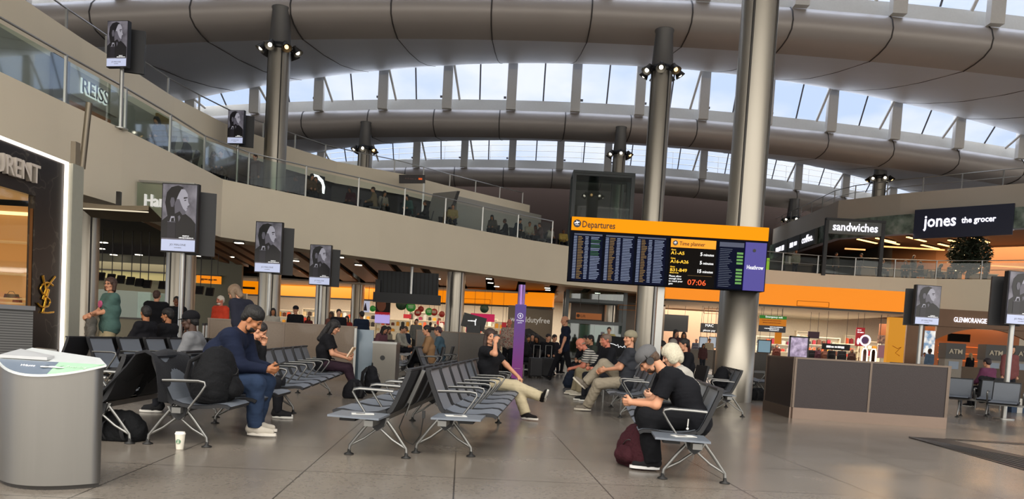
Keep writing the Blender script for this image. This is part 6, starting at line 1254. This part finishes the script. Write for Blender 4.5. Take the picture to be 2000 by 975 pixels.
# standing, lower level background
for i, (px, py, h, f, c, lg, kd) in enumerate(((814, 624, 1.7, 180, '6a6a66', '22242a', 'stA'), (603+0, 618, 1.66, 200, '5a2f34', '1c1c22', 'stB'), (648, 610, 1.7, 160, '7a5048', '1c1c22', 'stB'), (662, 605, 1.75, 200, '1c1c22', '15151a', 'stA'), (678, 618, 1.6, 180, '8a2f2a', '1c1c22', 'stB'), (812, 628, 1.7, 10, '2a2c30', '15151a', 'stA'), (841, 630, 1.72, 20, '30343c', '2a2c34', 'stA'), (850, 634, 1.68, 170, '7d7a72', '2a2c34', 'stA'),
        (1386, 662, 1.72, 180, 'b0a28c', '22242a', 'stA'), (1374, 672, 1.35, 180, '4a3030', '22242a', 'stB'), (1360, 668, 1.7, 160, '3a3a44', '15151a', 'stA'), (1190, 640, 1.75, 170, 'b3a468', '2a2c30', 'stA'), (1320, 645, 1.7, 200, '3a2226', '1b1a1c', 'stB'), (1336, 650, 1.7, 170, '4c2e2e', '1b1a1c', 'stB'), (1120, 652, 1.7, 190, '2c2c30', '1b1a1c', 'stA'),
        (1492, 670, 1.72, 150, '8a7c6c', '2a2c30', 'stA'), (1517, 680, 1.66, 170, '4a2620', '2a2c30', 'stB'), (1598, 679, 1.66, 200, '3a1f2a', '1b1a1c', 'stB'), (1612, 684, 1.64, 160, '5a3a30', '1b1a1c', 'stB'), (1586, 684, 1.66, 180, '141418', '1b1a1c', 'stA'), (1625, 677, 1.72, 190, '1a1a1e', '1b1a1c', 'stA'), (1645, 679, 1.74, 170, '16171b', '1b1a1c', 'stA'), (1664, 687, 1.62, 150, '33201e', '1b1a1c', 'stB'), (1730, 692, 1.64, 200, '5a4030', '1b1a1c', 'stB'), (1752, 684, 1.72, 130, '9aa0a6', '2a2c34', 'stA'),
        (1805, 699, 1.62, 170, 'c0beb8', '2a2c34', 'stA'), (1817, 682, 1.75, 20, '6f86a0', '22242a', 'stA'), (1845, 690, 1.74, 150, '14151a', '15151a', 'stA'), (1870, 694, 1.70, 170, '141418', '15151a', 'stB'), (1896, 693, 1.74, 10, '0f1014', '15151a', 'stB'), (1923, 698, 1.72, 200, '5a4030', '22242a', 'stB'), (1975, 676, 1.72, 190, '7a4a4a', '22242a', 'stA'), (1996, 696, 1.70, 160, '1c2430', '15151a', 'stA'))):
    desc = ['person in grey in the left shop, under the green round sign', 'person in maroon behind the brown partition, near the third column', 'person in brown-red left of the black shopper, left shop', 'person in black with phone near the white wall, left shop', 'person in red top beside the grey column, left shop', 'person with back turned between the lit shelves, centre left', 'person in dark blue-grey facing the tills, centre left', 'stooping person in pale grey beside the column, centre left',
            'person in a beige top at the passage tills', 'child-sized figure in the passage next to the beige top', 'person in slate by the left end of the passage counter', 'person in pale yellow leaning at the kiosk cart by the lift', 'person in dark red prints behind the thin board pole', 'person in brown-red behind the thin board pole, right one', 'person standing by the lift doors',
            'person in tan right of the big column, in the shop', 'person in rust below the wayfinding sign', 'person in plum right of the framed poster', 'person in brown next to the plum one, framed poster side', 'person in black touching the poster edge', 'person in black, left of the pair by the black shop fascia', 'person in black, right of the pair by the black shop fascia', 'person in dark brown left of the lit mirrors', 'person in tan under the amber panel, right of the mirrors', 'person in white and dark straps by the amber pillar',
            'person in white seen low beside the advert pole', 'person in pale blue in the bright doorway', 'person with black backpack left of the first cash machine', 'blond person in black by the first cash machine', 'person in a black coat with pale hair seen from behind', 'person in brown between the two cash machines', 'person in pink-brown behind the pole at right', 'person in dark blue at the right edge'][i]
    hair = {28: 'b89a6a', 29: 'a08a66'}.get(i, ['15110f', '2c1f18', '3d2b20'][i % 3])
    bgh(kd, px, py, h, desc, f, c, legs=lg, hair=hair, skin=['light', 'tan', 'brown', 'fair'][i % 4], sc=h/1.72)
# near the right ATMs: seated in pink
sit_bg(1934, 722, 19.5, 'person in a pink-purple hoodie seated near the pole on the right', 20, '6a3a56', kind='sitA', hair='22161a')
# upper left deck: seated travellers
ups = [(318, 262, '2b2a2e'), (368, 292, '1c1d22'), (412, 318, '22262a'), (432, 315, '3a3f40'), (500, 290, '3a2420'), (583, 345, '1f2a33'), (604, 350, '5b4a3c'), (617, 358, '4a4038'), (690, 360, '3f1f24'), (733, 376, '7a6a55'), (746, 370, '8a8278'), (793, 377, '2b3036'), (800, 388, '3f5a58'), (835, 385, '26282c'), (873, 400, '8a7048'), (884, 412, 'a08c60'), (965, 420, '55504a'), (990, 424, '17181c'), (1009, 440, '26303c'), (1034, 436, '9a9280'), (1049, 444, '6a4a44'), (1057, 452, '5a4a48'), (1072, 442, '9a968a'), (1100, 454, 'a08a4a')]
lb = ['nearest on the upper left deck, below the gold sign', 'in black beyond the gold sign, upper left deck', 'left of the pair seen through green glass', 'right of the pair seen through green glass', 'in rust-dark coat standing height behind the second rail post', 'in slate left of the glowing white curve', 'in brown in front of the glowing white curve', 'crouched right of the glowing white curve', 'in maroon on the upper deck, before the tiny white sign', 'in tan with arms on rail, before the tiny white sign', 'in pale grey beside the tan one, upper deck', 'in dark slate under the dark tilted sign', 'in teal under the dark tilted sign', 'in black right of the dark tilted sign', 'in ochre left of the empty deck seats', 'in sand right of the ochre one', 'in grey-brown below the red wall poster', 'in black with a cap at the kiosk corner', 'in navy right of the kiosk corner', 'in pale cream below the pale poster', 'in dusty pink on the deck', 'in brown next to dusty pink', 'in off-white near the deck end', 'in mustard at the far deck end by the lift']
for i, (px, py, c) in enumerate(ups):
    e = None
    for j in range(len(EDGE)-1):
        pa, pb = proj(EDGE[j])[0], proj(EDGE[j+1])[0]
        if pa <= px <= pb: e = EDGE[j].lerp(EDGE[j+1], (px-pa)/(pb-pa)); break
    Y = e.y+(1.6 if px > 435 else 1.15)+.5*(i % 3)
    if i == 4: bgh('stA', px, 288, 0, 'person '+lb[i], 150, c, zf=6.22, Y=Y, sc=1.0); continue
    q = P(px, py, Y)
    r = bg('sitA' if i % 2 else 'sitB', 'person '+lb[i], Vector((q.x, Y, 6.22)), R([160, 100, 220, 190][i % 4]), c, skin=['light', 'tan', 'brown'][i % 3], hair=['15110f', '3a2a20'][i % 2])
    c2 = copytree(SEAT0[0]); c2.location = r.location; c2.rotation_euler = r.rotation_euler
# upper right deck
for i, (px, py, c, k_) in enumerate(((1556, 482, '8a8a7a', 'stA'), (1633, 498, '22262a', 'stA'), (1683, 494, '15171b', 'stA'), (1722, 500, '26262a', 'sitA'), (1770, 505, '2e3236', 'sitB'), (1785, 500, '3a3a3c', 'stB'), (1801, 508, '1c1f24', 'sitA'), (1830, 514, '2a2c30', 'sitB'), (1860, 512, '202226', 'sitA'), (1868, 494, '1b1b1f', 'stA'), (1930, 496, '1a1c20', 'stA'))):
    Y = 49.2+.35*(i % 2) if px < 1700 else 48.3+.3*(i % 2); q = P(px, py, Y); r = bg(k_, 'person in %s on the right deck, %s' % (['pale olive', 'dark slate', 'black', 'charcoal', 'grey-blue', 'mid grey', 'near-black', 'dark grey', 'dark green-grey', 'black, head above the rail', 'black by the tree'][i], ['below the coffee sign', 'below the start of sandwiches', 'below the middle of sandwiches', 'left of the orange wall', 'before the orange wall', 'standing at the orange wall', 'right of the orange wall', 'below the j of jones', 'below the letter e of jones', 'below the word the', 'at far right'][i]), Vector((q.x, Y, 6.22)), R([150, 200, 90, 250][i % 4]), c, skin='tan')
    if k_[0:3] == 'sit': c2 = copytree(SEAT0[0]); c2.location = r.location; c2.rotation_euler = r.rotation_euler
# ================================================================== bags, coats, cups
def rounded_pack(name, label, cat, loc, rz, w, d, h, col, tilt=0, pockets=True, strapc=None):
    t = T(name, label, cat, loc, rz); t.rotation_euler.x = R(tilt); m_ = M('pack_'+col, col, .85, bump=.4, scale=50, var=.12, spec=.2)
    pr = [C((-w*.25, 0, h*.22), (w*.25, 0, h*.22), d*.48, d*.48), C((-w*.22, 0, h*.5), (w*.22, 0, h*.5), d*.47), C((-w*.13, -.01, h*.78), (w*.13, -.01, h*.78), d*.36)]
    pr += [C((-w*.3, 0, d*.35), (w*.3, 0, d*.35), d*.36)]
    field(pr, .012, .06, fold=.006, clipz=0.0).build('bag_body', m_, t)
    if pockets:
        field([C((-w*.17, d*.46, h*.28), (w*.17, d*.46, h*.28), d*.22), C((-w*.13, d*.42, h*.42), (w*.13, d*.42, h*.42), d*.16)], .012, .03, fold=.004).build('front_pocket', m_, t)
        MB().tube([(-w*.22+w*.44*i/8, d*.5*math.cos((i-4)*.25)+.005, h*.62+.03*math.sin(i*.8)) for i in range(9)], .005, 5).build('zip', steel_d, t)
    sm = M('strap_'+(strapc or '101014'), strapc or '101014', .9)
    for s in (-1, 1): MB().tube([(s*w*.16, -d*.3, h*.88), (s*w*.2, -d*.62, h*.7), (s*w*.22, -d*.66, h*.4), (s*w*.2, -d*.45, h*.1)], [(.025, .008)]*4, 8).build('shoulder_strap', sm, t)
    MB().tube([(-.05, 0, h*.95), (-.03, 0, h*1.05), (.03, 0, h*1.05), (.05, 0, h*.95)], .009, 6).build('grab_handle', sm, t); return t
l, rz = seat_frame('B1', 0); q = Matrix.Rotation(rz, 3, 'Z')
rounded_pack('backpack', 'big black backpack lying on the near seat beside the person in navy', 'backpack', l+q @ Vector((-.02, .22, .40)), rz-R(90)+R(95), .50, .36, .50, '0f1013', tilt=-6)
l2, rz2 = seat_frame('B2', 0)
t = T('draped_coat', 'long black coat draped over the seat backs behind the big bin', 'coat', Vector(((l.x+l2.x)/2, l.y-.02, 0)), 0); m = MB()
prof = [(-.62, .30), (-.50, .40), (-.33, .52), (-.16, .72), (-.08, .83), (.0, .85), (.06, .82), (.10, .72), (.14, .55), (.16, .45)]
rows = [[Vector((x+.02*math.sin(9*y+z*6), y, z+.018*math.sin(14*y+x*5)+(.03*math.sin(5*y) if z < .5 else 0))) for y in [-.36+.05*i for i in range(16)]] for x, z in prof]
rows2 = [[v-Vector((.0, 0, .022)) for v in r] for r in rows]
t.location.x = l2.x+.43; m.grid(rows); m.grid(rows2); m.grid([[a[0] for a in rows], [a[0] for a in rows2]]); m.grid([[a[-1] for a in rows], [a[-1] for a in rows2]]); m.grid([rows[0], rows2[0]]); m.grid([rows[-1], rows2[-1]]); m.build('coat_body', blk_soft, t)
field([C((-.5, -.1, .38), (-.58, -.12, .02), .07, .05), C((-.45, -.25, .4), (-.5, -.28, .12), .06, .05)], .014, .03, fold=.01).build('sleeve', blk_soft, t)
rounded_pack('duffel_bag', 'black bag on the floor under the draped coat', 'bag', (l2.x+.10, l2.y-.0, 0), 0, .42, .26, .24, '0c0d10', pockets=False)
# takeaway cup on the floor
g = PZ(351, 878); t = T('takeaway_cup', 'white takeaway paper cup with green emblem, on the floor under the near left seats', 'cup', g)
cupm = M('paper_cup_white', 'd9d4c6', .5, var=.02); MB().lathe([(0, 0), (.030, 0), (.031, .006), (.042, .135), (.042, .14), (0, .14)], n=28).build('cup_body', cupm, t)
MB().lathe([(.044, .136), (.045, .145), (.040, .148), (.038, .158), (0, .158)], n=28).build('lid', M('cup_lid', 'e4e1d8', .4), t)
lg = M('emblem_green', '1d6b45', .5); y_ = -.0385
MB().cyl((0, -.030, .075), (0, -.0385, .075), .021, n=24).build('emblem', lg, t)
m = MB().tube([(.0165*math.cos(a*math.pi/12), -.0390, .075+.0165*math.sin(a*math.pi/12)) for a in range(25)], .0012, 4); m.ico((0, -.0388, .079), (.006, .001, .007), 5); m.box((0, -.0392, .066), (.012, .001, .008)).build('emblem_figure', cupm, t)
# iced drink on the seat
l, rz = seat_frame('B1', 1); w = l+Matrix.Rotation(rz, 3, 'Z') @ Vector((.30, .22, .425)); pq = P(447, 775, w.y-.05)
t = T('iced_drink', 'clear cup of iced drink with straw beside the big black backpack', 'cup', (pq.x, w.y-.08, .41)); MB().lathe([(0, .001), (.032, .001), (.044, .12), (.0445, .125), (.042, .125)], n=24).build('cup_body', glassmat('clear_plastic', 'd8d4cc', .15), t)
MB().lathe([(0, .003), (.030, .003), (.036, .05), (0, .05)], n=20).build('drink', M('milky_coffee', '9a7a5c', .3), t); MB().cyl((0, 0, .02), (.004, .0, .19), .004, n=8).build('straw', M('straw_green', '3b3a38'), t); MB().lathe([(.046, .122), (.046, .128), (.03, .138), (.01, .14)], n=24).build('lid', glassmat('clear_plastic', ''), t)
# maroon backpack at the feet of the person with headphones
g = PZ(1243, 915); rounded_pack('backpack', 'dark maroon and black backpack on the floor before the person with headphones', 'backpack', g+Vector((.02, .12, 0)), R(115), .42, .30, .38, '35151c', tilt=0)
# leaflets on side tables
for k_, lb in (('C1', 'white folded leaflet on the left near side table'), ('C2', 'white folded leaflet on the right near side table'), ('R1', 'small leaflets on the side table by the person with headphones')):
    tb_, pos, face = BENCH[k_]; w = tb_.location+Matrix.Rotation(tb_.rotation_euler.z, 3, 'Z') @ Vector((pos[0], .12, .395)); t = T('leaflet', lb, 'leaflet', w, tb_.rotation_euler.z+.3); MB().box((0, 0, .003), (.11, .20, .004)).build('cover', M('leaflet_white', 'c8c8c4'), t); MB().box((.0, .02, .0065), (.06, .08, .001)).build('print', M('leaflet_ink', '7d7b78'), t)
# charging lead hanging between the near double seats
t = T('charging_lead', 'thin black charging lead hanging between the near double rows', 'cable', (-1.02, 7.15, .35)); MB().tube([(0, 0, .0), (-.04, 0, -.12), (.02, 0, -.24), (.10, 0, -.28), (.17, 0, -.18), (.19, 0, .02)], .006, 6).build('lead', rubber, t); MB().box((.19, 0, .02), (.03, .03, .07)).build('plug', black, t)
t = T('socket_tower', 'aluminium power socket strip between the near double seat backs', 'socket strip', (-.935, 7.35, 0), R(-4)); MB().box((0, 0, .62), (.035, .07, .36), Matrix.Rotation(R(22), 3, 'Y')).build('strip', alu_f, t); MB().cyl((-.06, 0, .46), (-.10, 0, .33), .012, n=8).build('bracket', alu_f, t)
# bags near the reading person
r_ = wr_; w = PZ(690, 778); rounded_pack('backpack', 'small black backpack on the floor before the person reading', 'backpack', w, R(40), .30, .22, .30, '101015')
w = PZ(716, 770); t = rounded_pack('backpack', 'black backpack standing at the knees of the person reading', 'backpack', w+Vector((.02, .3, 0)), R(-70), .34, .26, .52, '15161b')
w = PZ(1113, 757); rounded_pack('backpack', 'dark blue backpack with a white bottle on the floor by the person in stripes', 'backpack', w, R(60), .34, .26, .42, '1c2433')
l, rz = seat_frame('R1', 0); q = Matrix.Rotation(rz, 3, 'Z'); 
t = T('key_ring', 'small white key ring hanging by the arm of the near right seat', 'key ring', P(1385, 853, 6.9)); t.location = l+q @ Vector((.30, .05, .50)); MB().tube([(0, 0, .02), (0, .01, -.05)], .006, 6).build('charm', white, t); MB().ico((0, .012, -.07), .013, 5).build('ring', white, t)
l, rz = seat_frame('R4', 2); rounded_pack('backpack', 'black bag on the seat by the big column, right of the headphones', 'bag', l+Vector((0, 0, .42)), rz, .34, .28, .40, '101116')
w = PZ(1478, 782); rounded_pack('duffel_bag', 'black bag on the floor between the big column and the long counter', 'bag', w, R(20), .5, .26, .26, '0d0e11', pockets=False)
w = PZ(1930, 800); t = T('draped_coat', 'black coat hanging over a seat near the pole on the right', 'coat', w+Vector((0, .15, 0))); field([C((-.14, 0, .78), (.14, 0, .76), .08), C((-.1, -.03, .6), (-.12, -.05, .25), .12, .10), C((.1, -.03, .6), (.12, -.04, .2), .12, .09)], .02, .06, fold=.012).build('coat_body', blk_soft, t); MB().tube([(0, .06, .80), (0, .02, .87), (0, -.02, .80)], .006, 5).build('loop', blk_soft, t)
w = PZ(1984, 806); t = T('tote_bag', 'blue and white bag on the floor at the far right', 'bag', w); MB().poly([(-.16, -.08, 0), (.16, -.08, 0), (.19, -.08, .36), (-.19, -.08, .36)], (0, .16, 0)).build('bag_body', M('tote_blue', '2b3d55', .8), t); MB().poly([(-.03, -.085, 0), (.10, -.085, 0), (.11, -.085, .36), (-.03, -.085, .36)], (0, .01, 0)).build('white_panel', M('tote_white', 'b9b7b0'), t); MB().tube([(-.08, 0, .36), (-.05, 0, .48), (.05, 0, .48), (.08, 0, .36)], .008, 6).build('handle', black, t)
def suitcase(label, loc, rz, col, h=.55):
    t = T('suitcase', label, 'suitcase', loc, rz); m = MB(); m.box((0, 0, h/2+.05), (.38, .23, h)); b_ = m.build('shell', M('case_'+col, col, .4), t); md = b_.modifiers.new('b', 'BEVEL'); md.width = .03; md.segments = 3
    MB().tube([(-.1, -.06, h), (-.1, -.06, h+.42), (.1, -.06, h+.42), (.1, -.06, h)], .008, 6).build('handle', alu, t)
    for s in (-1, 1): MB().cyl((s*.14-.012, -.07, .028), (s*.14+.012, -.07, .028), .028, n=12).cyl((s*.14-.012, .07, .028), (s*.14+.012, .07, .028), .028, n=12).build('wheel', rubber, t)
for px, py, Y, c, lb in ((426, 640, 16.9, '3d3a38', 'dark suitcase behind the brown partition, left end'), (1245, 700, 16.2, '15151a', 'black suitcase with raised handle beside the backwards cap'), (983, 700, 24, '2a2a2e', 'grey suitcase left of the totem'), (1068, 720, 22.5, '1a1a1e', 'black suitcase among the group right of the totem'), (1045, 722, 21.8, '26262a', 'dark grey suitcase just right of the totem')):
    q = P(px, py, Y); suitcase(lb, (q.x, Y, 0), R(20), c)
t = T('luggage_trolley', 'steel luggage trolley frame under the group right of the totem', 'trolley', (P(1052, 720, 22.8).x, 23.2, 0)); MB().box((0, 0, .18), (1.1, .5, .04)).build('deck', alu, t); MB().tube([(-.5, -.2, .2), (-.5, -.2, .75), (-.5, .2, .75), (-.5, .2, .2)], .018, 6).build('handle', alu, t)
for x in (-.4, .4): MB().cyl((x, -.2, .06), (x, .2, .06), .06, n=12).build('wheel', rubber, t)
